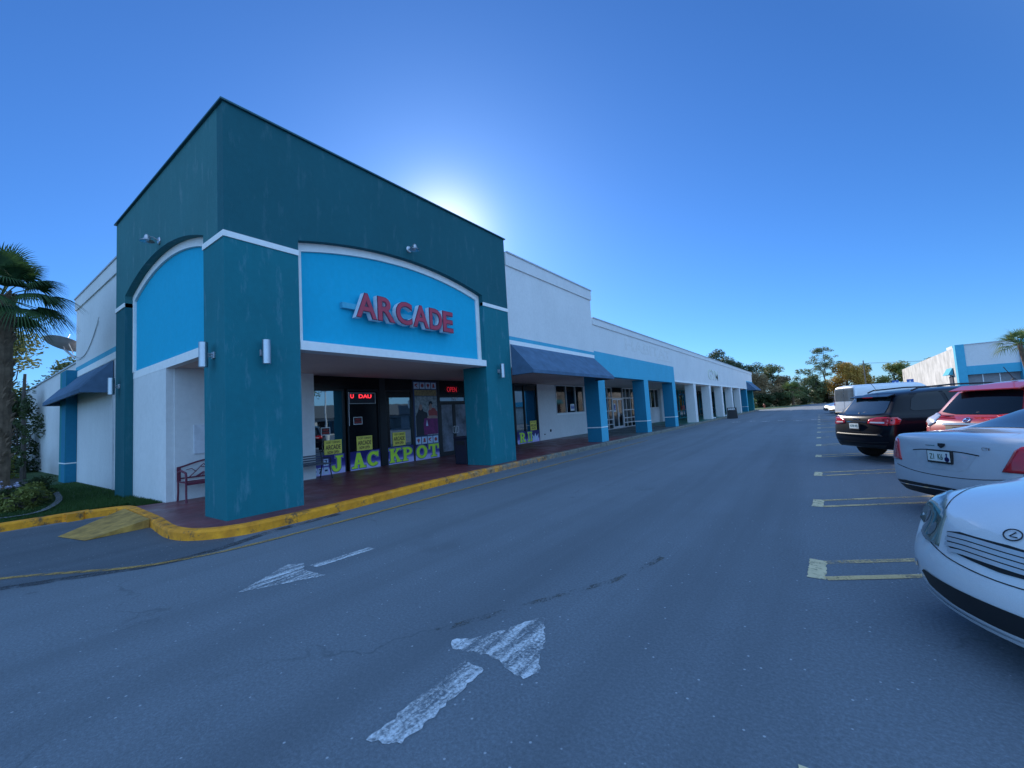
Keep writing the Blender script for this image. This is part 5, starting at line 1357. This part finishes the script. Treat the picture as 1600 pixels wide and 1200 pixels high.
# --- red compact sport utility
def suv_red():
    loc, rz = place(1.98, 10.62, 1, True, 2.3)
    T = thing('parked_car', 'red sport utility with roof antenna between the black one and the silver blue saloon', 'car', loc, rz)
    W = .92
    S_ = [st(-2.25, W*.93, .36, 1.02, None, .02, zm=.66), st(-2.14, W*.975, .33, 1.05, None, .02), st(-2.06, W, .31, 1.07, (.74, 1.11)), st(-1.76, W, .30, 1.09, (.65, 1.60)), st(-1.6, W, .29, 1.09, (.65, 1.66)),
          st(-.5, W, .28, 1.06, (.66, 1.71)), st(.1, W, .28, 1.05, (.65, 1.70)), st(.4, W, .28, 1.04, (.64, 1.66)), st(1.1, W, .28, 1.02, (.70, 1.14)), st(1.25, W, .29, 1.01, None, .06), st(2.0, W*.97, .3, .95, None, .07), st(2.2, W*.92, .32, .85, None, .05)]
    c = Car(T, S_, (.0, .07, .09, .05, .0), (.02, .1, .12, .07, .0), .13, .2, M['car_red'], (-1.38, 1.4), .355)
    c.patch('rear_window', [(-.66, 1.16), (-.35, 1.12), (.35, 1.12), (.66, 1.16), (.60, 1.32), (.52, 1.50), (.3, 1.53), (-.3, 1.53), (-.52, 1.50), (-.60, 1.32)], 'B', M['cglass'], .006)
    MB().prism([(-1.93, 1.55), (-1.68, 1.63), (-1.68, 1.59), (-1.92, 1.525)], 1, -.58, .58).build('spoiler', M['car_red'], T, world=False, bevel=.012)
    for m_, sg in (('L', 1), ('R', -1)):
        c.patch('side_window', [(-1.55, 1.22), (-1.38, 1.46), (-.9, 1.56), (-.88, 1.16)], m_, M['cglass'], .006)
        c.patch('side_window', [(-.80, 1.15), (-.82, 1.565), (.02, 1.585), (.04, 1.13)], m_, M['cglass'], .006)
        c.patch('side_window', [(.12, 1.125), (.10, 1.58), (.35, 1.56), (.95, 1.13)], m_, M['cglass'], .006)
        c.gap([(-.84, 1.1), (-.9, .8), (-.82, .45)], m_); c.gap([(.08, 1.1), (.06, .42)], m_)
        MB().lathe([(.001, -.12), (.08, -.1), (.1, 0), (.08, .1), (.001, .12)], (.9, sg*(W+.12), 1.1), 12, 'Y').build('wing_mirror', M['car_red'], T, world=False, smooth=True)
        c.patch('taillight', [(sg*.60, .98), (sg*.62, 1.09), (sg*.72, 1.14), (sg*.84, 1.12), (sg*.86, .98), (sg*.76, .90)], 'B', M['tail_clear'], .02, thick=.04, dens=.04)
        c.patch('taillight', [(-2.18, 1.10), (-1.95, 1.10), (-1.88, 1.04), (-2.0, .95), (-2.18, .92)], m_, M['tail'], .016, thick=.03, dens=.04)
    c.badge('B', 0, 1.03, 'ring', .05)
    c.line('chrome_strip', [(-.42, .955), (0, .965), (.42, .955)], 'B', .035, M['chrome'], .012)
    c.patch('plate_recess', [(-.36, .93), (.36, .93), (.30, .74), (-.30, .74)], 'B', M['plastic'], .004)
    c.plate('B', 0, .83, 'KPD Q82')
    c.gap([(-.74, 1.05), (-.70, .8), (-.6, .64), (0, .62), (.6, .64), (.70, .8), (.74, 1.05)], 'B', .008)
    MB().tube([(-2.05, 0, 1.15), (-2.02, -.12, 1.175), (-1.99, -.38, 1.21)], .012, 6).build('rear_wiper', M['plastic'], T, world=False)
    MB().tube([(-1.35, 0, 1.70), (-1.50, 0, 1.92)], .006, 6).lathe([(.05, 0), (.015, .03)], (-1.35, 0, 1.685), 10).build('antenna', M['plastic'], T, world=False)
    return c
suv_red()

# --- white van
def van():
    loc, rz = place(1.2, 33.2, 1, True, 2.75)
    T = thing('parked_van', 'white panel van with large rear windows beyond the black sport utility', 'van', loc, rz)
    W = 1.0
    S_ = [st(-2.72, W*.965, .42, 1.2, (.86, 2.12), zm=.8), st(-2.60, W, .40, 1.2, (.88, 2.15)), st(-1, W, .36, 1.2, (.88, 2.17)), st(1.0, W, .36, 1.2, (.88, 2.16)), st(1.35, W, .36, 1.2, (.84, 2.10)), st(2.15, W, .36, 1.2, (.76, 1.45)), st(2.35, W*.98, .38, 1.12, None, .08), st(2.7, W*.93, .4, .95, None, .08)]
    # tall tail: the loft's rear cap is closed by a flat door panel
    c = Car(T, S_, (.0, .03, .03, .02, .0), (.02, .08, .1, .06, 0), .04, .2, M['car_white'], (-1.6, 1.75), .36)
    wg = simple('van_rear_glass', (.13, .145, .15), .15, coat=1)
    c.patch('rear_window', [(-.80, 1.2), (-.015, 1.2), (-.015, 1.98), (-.78, 1.98)], 'B', wg, .01)
    c.patch('rear_window', [(.80, 1.2), (.015, 1.2), (.015, 1.98), (.78, 1.98)], 'B', wg, .01)
    c.gap([(0, 2.1), (0, .55)], 'B', .02)
    for sg in (1, -1):
        c.patch('taillight', [(sg*.86, .95), (sg*.86, 1.5), (sg*.94, 1.5), (sg*.94, .95)], 'B', M['tail'], .012, thick=.02)
        c.patch('side_window', [(1.25, 1.3), (1.3, 1.85), (1.5, 1.85), (2.0, 1.4), (2.0, 1.3)], 'L' if sg > 0 else 'R', M['cglass'], .006)
        MB().lathe([(.001, -.1), (.1, -.08), (.12, 0), (.1, .08), (.001, .1)], (1.9, sg*(W+.12), 1.4), 12, 'Y').build('wing_mirror', M['plastic'], T, world=False)
    c.plate('B', 0, .62, 'N37 XPA')
    c.patch('rear_bumper', [(-.9, .45), (.9, .45), (.9, .55), (-.9, .55)], 'B', M['plastic'], .03, thick=.03)
    return c
van()

# --- two cars far up the row (simple saloons with their parts)
def far_car(cx, cy, paint, lab, nose_in):
    loc, rz = place(cx, cy, 1, nose_in, 2.35)
    T = thing('parked_car', lab, 'car', loc, rz)
    W = .9
    S_ = [st(-2.3, W*.93, .24, .92, None, .04), st(-2.1, W, .2, .96, None, .05), st(-1.6, W, .19, .98, (.64, 1.05)), st(-.8, W, .18, .96, (.58, 1.36)), st(.3, W, .18, .94, (.6, 1.40)), st(1.1, W, .18, .92, (.68, .99)), st(1.3, W, .18, .90, None, .06), st(2.1, W*.96, .2, .74, None, .07), st(2.25, W*.9, .22, .66, None, .05)]
    c = Car(T, S_, (.0, .06, .08, .05, 0), (.05, .12, .14, .08, 0), .15, .25, paint, (-1.4, 1.4), .32)
    c.patch('windscreen', [(1.08, .6), (.42, .54), (.42, -.54), (1.08, -.6)], 'T', M['cglass2'], .006)
    c.patch('rear_window', [(-1.5, .56), (-.88, .5), (-.88, -.5), (-1.5, -.56)], 'T', M['cglass2'], .006)
    for m_, sg in (('L', 1), ('R', -1)):
        c.patch('side_window', [(-1.3, 1.02), (-.7, 1.29), (.3, 1.31), (.95, 1.01)], m_, M['cglass'], .006)
        c.patch('headlight', [(2.14, sg*.55), (2.0, sg*.8), (1.78, sg*.82), (1.95, sg*.58)], 'T', M['tail_clear'], .01)
        c.patch('taillight', [(sg*.45, .75), (sg*.8, .74), (sg*.82, .88), (sg*.45, .88)], 'B', M['tail'], .012)
    c.patch('grille', [(-.4, .5), (.4, .5), (.36, .34), (-.36, .34)], 'F', M['plastic'], .006)
    return c
far_car(.75, 43.0, M['car_white'], 'small white saloon with its nose out just left of the van', False)
far_car(.45, 47.6, M['car_grey'], 'dark grey saloon farthest up the row left of the van', False)
# the photographer's side of the lot, mirrored in the arcade windows
def lot_suv():
    t2 = copy_tree(suvT); t2.location = (-1.2, 15.5-3.6, 0); return t2
# ------------------------------------------------------------------ far right building
B = thing('retail_building', 'white stained and blue retail building across the lot at the right', 'building', (11, 58.7, 0))
def bp(mb, n, m, **k): return mb.build(n, m, B, **k)
bp(MB().prism([(11.04, 58.95), (12.7, 105), (45, 105), (45, 58.95)], 2, 0, 5.55), 'wall', stucco('stained_white_wall', (.62, .60, .57), .9, (.35, .33, .3), .35), )
bp(MB().box(11.0, 11.62, 58.2, 58.94, 0, 5.75).box(15.1, 15.9, 58.2, 58.94, 0, 5.7), 'column', M['lblue'])
bp(MB().box(11.621, 45, 58.4, 58.93, 3.62, 5.68), 'fascia', M['white'])
bp(MB().box(11.621, 15.099, 58.36, 58.93, 2.8, 3.619).box(15.901, 45, 58.36, 58.93, 2.8, 3.619), 'beam', M['lblue'])
bp(MB().box(11.61, 45, 58.33, 58.95, 5.681, 5.75), 'coping', M['coping_w'])
bp(MB().box(11.7, 15.05, 58.9, 58.94, 0, 2.79), 'shopfront', M['inner'])
b = MB(); 
for x in (12.7, 13.8): b.box(x, x+.06, 58.86, 58.899, 0, 2.78)
bp(b, 'mullion', M['alu'])
bp(MB().prism([(10.65, 2.95), (11.02, 2.95), (11.02, 3.65)], 1, 60.2, 62.6), 'side_awning', M['lblue'])
bp(MB().box(11.02, 11.1, 60.6, 62.0, 0, 2.8), 'door', M['inner_dark'])
bp(MB().box(11.9, 13.6, 64, 66.5, 5.55, 6.1), 'roof_unit', M['panelw'])
for y in (75, 84, 93):
    bp(MB().box(11.35+(y-58.7)*.0355-.12, 11.5+(y-58.7)*.0355, y, y+.5, 3.0, 3.25), 'wall_vent', M['galv'])
# parking signs on posts beside it
for (x, y, lab) in ((8.0, 61.7, 'blue parking sign on a post left of the far building doorway'), (6.9, 62.5, 'blue parking sign farther left, peeking over the van roof')):
    T = thing('parking_sign', lab, 'sign', (x, y, 0), group='blue parking signs by the far building')
    MB().tube([(x, y, 0), (x, y, 2.7)], .03, 6).build('post', M['galv'], T)
    MB().box(x-.28, x+.28, y-.03, y-.035, 2.2, 2.85).build('panel', simple('sign_blue', (.04, .12, .4), .5), T)
    MB().box(x-.06, x+.06, y-.04, y-.036, 2.4, 2.7).build('symbol', M['signwhite'], T)

# ------------------------------------------------------------------ trees
def leaf_cloud(clumps, per, size, spread):
    b = MB(); rnd = random.random
    for (c, rad) in clumps:
        for _ in range(int(per*rad*rad*spread)):
            d = Vector((random.gauss(0, 1), random.gauss(0, 1), random.gauss(0, 1))).normalized()
            p = Vector(c)+Vector((d.x*rad, d.y*rad, d.z*rad*.75))*(rnd()**.45)
            a = Vector((random.gauss(0, 1), random.gauss(0, 1), random.gauss(0, 1)*.6)).normalized(); q = a.orthogonal().normalized(); s = size*random.uniform(.5, 1.25)
            b.add([p-a*s, p-q*s*.45, p+a*s, p+q*s*.45], [(0, 1, 2, 3)])
    return b
def limb(b, p, q, r0, r1, k=5, wob=.06):
    p, q = Vector(p), Vector(q); L = (q-p).length; pts = []
    for i in range(k+1):
        t = i/k; j = Vector((random.gauss(0, 1), random.gauss(0, 1), 0))*wob*L*math.sin(math.pi*t); pts.append(p.lerp(q, t)+j)
    b.tube(pts, [r0+(r1-r0)*i/k for i in range(k+1)], 7); return pts
def tree(x, y, h, cw, mat, lab, base=.35, leafs=.24, dens=150, n=16, flat=1.0, group='trees behind the plaza', nm='broadleaf_tree', trunk_r=.22, z0=0, spread=1):
    T = thing(nm, lab, 'tree', (x, y, z0), group=group)
    tr = MB(); top = Vector((x+random.uniform(-.3, .3), y, z0+h*.72)); limb(tr, (x, y, z0-.1), top, trunk_r, trunk_r*.4, 6, .03)
    cl = []
    for i in range(n):
        a = random.uniform(0, 6.28); u_ = random.random()**.5; zz = random.random()
        zt = z0+h*(base+(1-base)*zz*.88); prof_ = math.sin(math.pi*min(1, max(.12, (.18+.75*zz))))**.7
        rr = cw*.5*u_*prof_*.85
        c = (x+rr*math.cos(a), y+rr*math.sin(a), zt); rad = cw*random.uniform(.13, .22)*flat
        cl.append((c, rad))
        s_ = Vector((x, y, z0+h*random.uniform(base*.6, .6)))
        limb(tr, s_, Vector(c), trunk_r*.32, .02, 4, .08)
    tr.build('trunk', M['bark'], T)
    leaf_cloud(cl, dens, leafs, spread).build('crown', mat, T)
    return T
def pine(x, y, h, cw, lab, nm='pine_tree', group='trees behind the plaza'):
    T = thing(nm, lab, 'tree', (x, y, 0), group=group); tr = MB(); limb(tr, (x, y, -.1), (x+.2, y, h*.95), .2, .05, 7, .015); cl = []
    for i in range(46):
        zt = h*random.uniform(.50, 1.0); a = random.uniform(0, 6.28); rr = cw*.5*random.uniform(.25, 1)*math.sin(math.pi*min(.95, (zt/h-.42)/.62))**.6
        c = (x+rr*math.cos(a), y+rr*math.sin(a), zt); cl.append((c, random.uniform(.45, .95))); limb(tr, (x, y, zt-.4), c, .05, .015, 3, .05)
    tr.build('trunk', M['bark'], T); leaf_cloud(cl, 150, .17, 1).build('crown', M['lf_mid'], T)
tree(-20, 113, 14.5, 11, M['lf_dark'], 'dark leafy tree rising behind the far end of the plaza roof')
tree(-13.2, 110, 12.0, 8.5, M['lf_dark'], 'tall dark open-crowned tree right of the plaza roof end', dens=120)
tree(-8.6, 114, 10.0, 7.5, M['lf_mid'], 'mid green open tree between the dark trees and the cabbage palm', dens=120)
tree(-10.5, 106, 7.6, 8.5, M['lf_rust'], 'rust tinged tree just past the end of the plaza', base=.1, n=26)
tree(-5.6, 112, 6.6, 7, M['lf_rust'], 'brownish bushy tree left of the cabbage palm', base=.1, n=22)
tree(-2.6, 118, 8.3, 5.5, M['lf_mid'], 'green tree behind the cabbage palm', base=.2)
pine(1.4, 121, 12.4, 6.6, 'tall thin pine standing above the other trees')
tree(-.4, 117, 6.4, 5.5, M['lf_mid'], 'round green tree at the foot of the tall pine', base=.12, n=20)
tree(5.4, 119, 9.6, 8.6, M['lf_orange'], 'broad orange leaved tree right of the tall pine', base=.12, n=30)
tree(8.9, 122, 8.2, 6, M['lf_mid'], 'green tree beside the utility pole', base=.15, n=20)
tree(13.0, 118, 7.9, 7, M['lf_yellow'], 'yellow green tree just left of the far white building', base=.15, n=24)
tree(17.5, 120, 8.6, 7, M['lf_mid'], 'green tree mostly hidden behind the far white building', base=.15, n=20)
for i, (x, y, h, c_, m_) in enumerate(((-12.5, 100, 3.4, 4.6, 'lf_dark'), (-9.6, 103, 3.3, 4.4, 'lf_dark'), (-7.0, 106, 3.8, 4.8, 'lf_dark'), (-3.2, 115, 4.3, 5, 'lf_dark'), (.6, 121, 4.0, 5, 'lf_dark'), (-11.0, 96, 2.2, 2.2, 'lf_yellow'))):
    tree(x, y, h, c_, M[m_], ('dark understorey shrub beneath the rust tinged tree', 'dark understorey shrub left of the cabbage palm', 'dark shrub directly behind the hydrant', 'dark shrub right of the cabbage palm', 'dark shrub in front of the white fence', 'bright yellow green shrub at the plaza corner')[i], base=.02, n=22, nm='shrub', leafs=.2, dens=260, trunk_r=.08, group='shrubs along the verge')
def fan_frond(b, st_, p, dirv, L, drop=.5, n=26, wd=.014, span=2.6, droop=.55):
    """petiole then a fan of drooping blades"""
    d = Vector(dirv).normalized(); side = d.cross(Vector((0, 0, 1))).normalized(); up = side.cross(d).normalized()
    st_.tube([p, p+d*L*.25+Vector((0, 0, .03)), p+d*L*.5-Vector((0, 0, drop*.08))], [.018, .014, .010], 5)
    h = p+d*L*.5-Vector((0, 0, drop*.08))
    for i in range(n):
        a = (i/(n-1)-.5)*span; ll = L*.62*(1-.25*abs(a)/1.3)*random.uniform(.92, 1.05)
        bd = (d*math.cos(a)+side*math.sin(a)+up*.12*math.cos(a*1.2)).normalized(); w_ = wd*1.3
        pts = []
        for k in range(6):
            t = k/5; pts.append(h+bd*ll*t-Vector((0, 0, droop*ll*t*t))+up*.08*math.sin(math.pi*t))
        nrm = bd.cross(up).normalized()
        vs = []
        for k, q in enumerate(pts):
            ww = w_*(.9, 1.5, 1.35, .9, .5, .1)[k]; vs += [q-nrm*ww, q+nrm*ww]
        b.add(vs, [(2*k, 2*k+1, 2*k+3, 2*k+2) for k in range(5)])
def palm(x, y, h, L, nf, lab, r_=.24, lean=(0, 0), mat='lf_palm', nm='palm_tree', n=26, boots=True, seed=3):
    random.seed(seed)
    T = thing(nm, lab, 'palm tree', (x, y, 0)); tr = MB(); top = Vector((x+lean[0], y+lean[1], h))
    pts = [Vector((x, y, -.1)).lerp(top, i/14)+Vector((lean[0]*.0, 0, 0)) for i in range(15)]
    tr.tube(pts, [r_*(1.12 if i < 2 else random.uniform(.94, 1.05)) for i in range(15)], 14)
    if boots:
        for k in range(int(h*34)):
            t = random.uniform(.2, 1); a = random.uniform(0, 6.28); p = Vector((x, y, 0)).lerp(top, t); o = Vector((math.cos(a), math.sin(a), 0)); s_ = Vector((-o.y, o.x, 0))
            p0 = p+o*r_*.92; tp = p0+o*.09+Vector((0, 0, .16))
            tr.add([p0-s_*.05, p0+s_*.05, tp+s_*.028, tp-s_*.028, p0-s_*.04+Vector((0, 0, .12)), p0+s_*.04+Vector((0, 0, .12))], [(0, 1, 2, 3), (3, 2, 5, 4), (0, 3, 4), (1, 5, 2)])
    tr.build('trunk', M['palmbark'], T)
    b = MB(); stt = MB()
    for i in range(nf):
        a = i*2.39996+.3; e = lerp(-.38, 1.25, (i+.5)/nf); d = Vector((math.cos(a)*math.cos(e), math.sin(a)*math.cos(e), math.sin(e)))
        fan_frond(b, stt, top+Vector((0, 0, -.1)), d, L*random.uniform(.9, 1.1), n=n, droop=.35+.35*(1-abs(e)), wd=.0115*L/1.3)
    c = b.build('crown', M[mat], T); stt.build('frond_stems', M['lf_palm2'], T)
    random.seed(11); return T
palm(-16.9, 1.0, 5.45, 1.55, 30, 'tall fan palm at the left edge with shaggy trunk beside the flower bed', r_=.27, n=36)
palm(8.15, 30, 3.55, 1.0, 24, 'small distant palm at the right edge with leaning red brown trunk', r_=.09, lean=(-.35, 0), mat='lf_palm2', n=14, boots=False, seed=5)
palm(-4.6, 108, 3.0, 3.2, 40, 'pale cabbage palm clump among the far trees', r_=.3, mat='lf_palm2', n=12, boots=False, seed=9)
# left background: pines, hedge, shrubs, a thin tree against the low wall
for i, (x, y, h, c_, m_, lab) in enumerate((
        (-44, 2.5, 9.5, 6.5, 'lf_mid', 'feathery grey green tree behind the palm'), (-52, 7, 9.0, 7, 'lf_mid', 'pale feathery tree above the low wall'),
        (-40, -3, 6.8, 6, 'lf_dark', 'dark tree close behind the palm trunk'))):
    tree(x, y, h, c_, M[m_], lab, base=.25, n=20, group='trees left of the plaza', leafs=.16, dens=170)
for i, (x, y, h, c_, m_, lab) in enumerate((
        (-33.5, 2.6, 5.2, 4.2, 'lf_dark', 'big dark hedge shrub left of the low wall'), (-35, .6, 5.6, 5, 'lf_dark', 'big dark shrub behind the palm trunk'),
        (-29.5, 1.7, 1.3, 2.2, 'lf_yellow', 'yellow leaved croton shrub near the low wall'), (-27.5, .7, 1.1, 1.6, 'lf_yellow', 'smaller yellow croton shrub behind the palm'))):
    tree(x, y, h, c_, M[m_], lab, base=.02, n=24, nm='shrub', leafs=.10, dens=420, trunk_r=.06, group='shrubs left of the plaza')
for i, (x, y, h, c_, m_, lab) in enumerate((
        (-14.6, 1.15, .55, .9, 'lf_yellow', 'low variegated plant at the tip of the flower bed'), (-15.4, .85, .6, 1.0, 'lf_dark', 'low dark plant at the left of the flower bed'),
        (-16.0, 1.5, .5, .9, 'lf_yellow', 'low variegated plant behind the tip of the flower bed'), (-17.3, 1.7, .6, 1.1, 'lf_dark', 'low dark plant at the back of the flower bed by the palm'), (-15.2, 1.45, .45, .7, 'lf_mid', 'small green plant in the middle of the flower bed'))):
    tree(x, y, h, c_, M[m_], lab, base=.02, n=16, nm='bedding_plant', leafs=.045, dens=2600, trunk_r=.02, group='plants in the flower bed', z0=.1)
T = thing('flowers', 'cluster of small pale lilac flowers in the bed at the left edge', 'flowers', (-15.9, 1.0, .1))
lil = simple('lilac_petals', (.5, .48, .62), .7)
for _ in range(8):
    p = Vector((-15.9+random.gauss(0, .16), 1.0+random.gauss(0, .14), .62+random.gauss(0, .08))); b = MB(); vs = [p]; fs = []
    for k in range(14):
        a = k*2.4; e = random.uniform(-.5, 1.2); d = Vector((math.cos(a)*math.cos(e), math.sin(a)*math.cos(e), math.sin(e))); q = d.cross(Vector((.1, .2, 1))).normalized()
        n0 = len(vs); vs += [p+d*.04-q*.018, p+d*.06, p+d*.04+q*.018]; fs.append((0, n0, n0+1, n0+2))
    b.add(vs, fs).build('flower_head', lil, T)
MB().tube([(-15.9, 1.0, .1), (-15.88, 1.02, .55)], .01, 5).tube([(-15.8, 1.05, .1), (-15.76, 1.1, .55)], .01, 5).build('stem', M['lf_dark'], T)
# thin dark young tree in front of the low wall
T = thing('young_tree', 'thin dark stemmed young tree with sparse side twigs against the low white wall', 'tree', (-27.5, 2.4, .1))
tr = MB(); limb(tr, (-27.5, 2.4, 0), (-27.6, 2.4, 4.6), .10, .05, 6, .01); lf = MB()
for k in range(13):
    z = .5+k*.24; sg = 1 if k % 4 else -1; a = random.uniform(-.5, .5); L = random.uniform(.7, 1.6)
    p = Vector((-27.5, 2.4, z)); q = p+Vector((sg*L*math.cos(a), -abs(L*math.sin(a))*.4, random.uniform(-.1, .35))); limb(tr, p, q, .025, .01, 4, .05)
    for _ in range(60):
        t = random.uniform(.3, 1); c = p.lerp(q, t)+Vector((random.gauss(0, .05), random.gauss(0, .05), random.gauss(0, .05))); d = Vector((random.gauss(0, 1), random.gauss(0, 1), random.gauss(0, 1))).normalized(); e = d.orthogonal()
        lf.add([c-d*.06, c-e*.03, c+d*.06, c+e*.03], [(0, 1, 2, 3)])
tr.build('trunk', M['bark'], T); lf.build('crown', M['lf_dark'], T)
# white truck glimpsed through the leaves
T = thing('parked_truck', 'white box truck glimpsed through the shrubs at the left', 'truck', (-46, 4.2, 0))
MB().box(-48.5, -44, 3.2, 5.4, .8, 2.6).build('box', M['panelw'], T, bevel=.05)
MB().prism([(-43.95, .5), (-42.3, .5), (-42.3, 1.3), (-42.9, 2.0), (-43.95, 2.0)], 1, 3.3, 5.3).build('cab', M['panelw'], T, bevel=.05)
for x in (-47.5, -43.2):
    for y in (3.3, 5.1): MB().lathe([(.001, -.1), (.4, -.1), (.4, .1), (.001, .1)], (x, y, .4), 18, 'Y').build('wheel', M['rubber'], T)
# far white fence and utility pole with wires
T = thing('vinyl_fence', 'long white panel fence at the end of the road', 'fence', (-2.8, 121, 0))
for i in range(7):
    x = -3.2+i*2.0; MB().box(x+.061, x+1.939, 122.0-i*.2, 122.05-i*.2, .1, 1.85).build('panel', M['fence'], T)
    MB().box(x-.06, x+.06, 121.97-i*.2, 122.09-i*.2, 0, 2.0).build('post', M['fence'], T)
T = thing('utility_pole', 'thin grey utility pole with wires between the orange tree and the white building', 'utility pole', (7.6, 108, 0))
MB().tube([(7.6, 108, 0), (7.6, 108, 8.1)], [.14, .09], 8).build('pole', M['wood'], T)
MB().box(6.8, 8.4, 107.95, 108.05, 7.4, 7.5).build('crossarm', M['wood'], T)
b = MB()
for k, x0 in enumerate((6.9, 8.3)):
    b.tube([(x0+(44)*i/10, 108+6*i/10, 7.55-.9*math.sin(math.pi*i/10)) for i in range(11)], .02, 4, cap=False)
b.build('wire', M['plastic'], T)

# ------------------------------------------------------------------ what the arcade windows reflect, out of frame to the right
O = thing('grey_roof_building', 'low grey roofed shop building across the lot mirrored in the arcade windows', 'building', (44, 34, 0))
MB().box(43, 56, 10, 70, 0, 3.0).build('wall', M['offwhite'], O)
MB().prism([(42, 2.9), (57, 2.9), (52, 5.2), (47, 5.2)], 1, 9.5, 70.5).build('roof', M['roofgrey'], O)
for i in range(9): MB().box(42.95, 42.99, 12+i*6.4, 16.5+i*6.4, .2, 2.4).build('window', M['tint'], O)
T = thing('lamp_post', 'white parking lot lamp post mirrored in the first arcade window', 'lamp post', (19, 25.1, 0))
MB().tube([(19, 25.1, 0), (19, 25.1, 5.3)], [.09, .06], 10).build('pole', M['panelw'], T)
MB().box(18.6, 19.5, 24.9, 25.3, 5.3, 5.42).build('lamp_head', M['panelw'], T, bevel=.02)
MB().lathe([(.3, 0), (.3, .6), (.28, .62)], (19, 25.1, 0), 14).build('base', M['offwhite'], T)
for i, (x, y, h, c_) in enumerate(((60, 30, 9, 8), (62, 46, 11, 7), (60, 56, 10, 8), (63, 64, 12, 8))):
    tree(x, y, h, c_, M['lf_mid'], ('tree', 'tall tree', 'broad tree', 'tallest tree')[i]+(' behind the grey roof, mirrored in the first pane', ' behind the grey roof, mirrored in the middle pane', ' farther behind the grey roof', ' at the right of the mirrored roof')[i], group='mirrored trees across the lot', leafs=.35, dens=16)
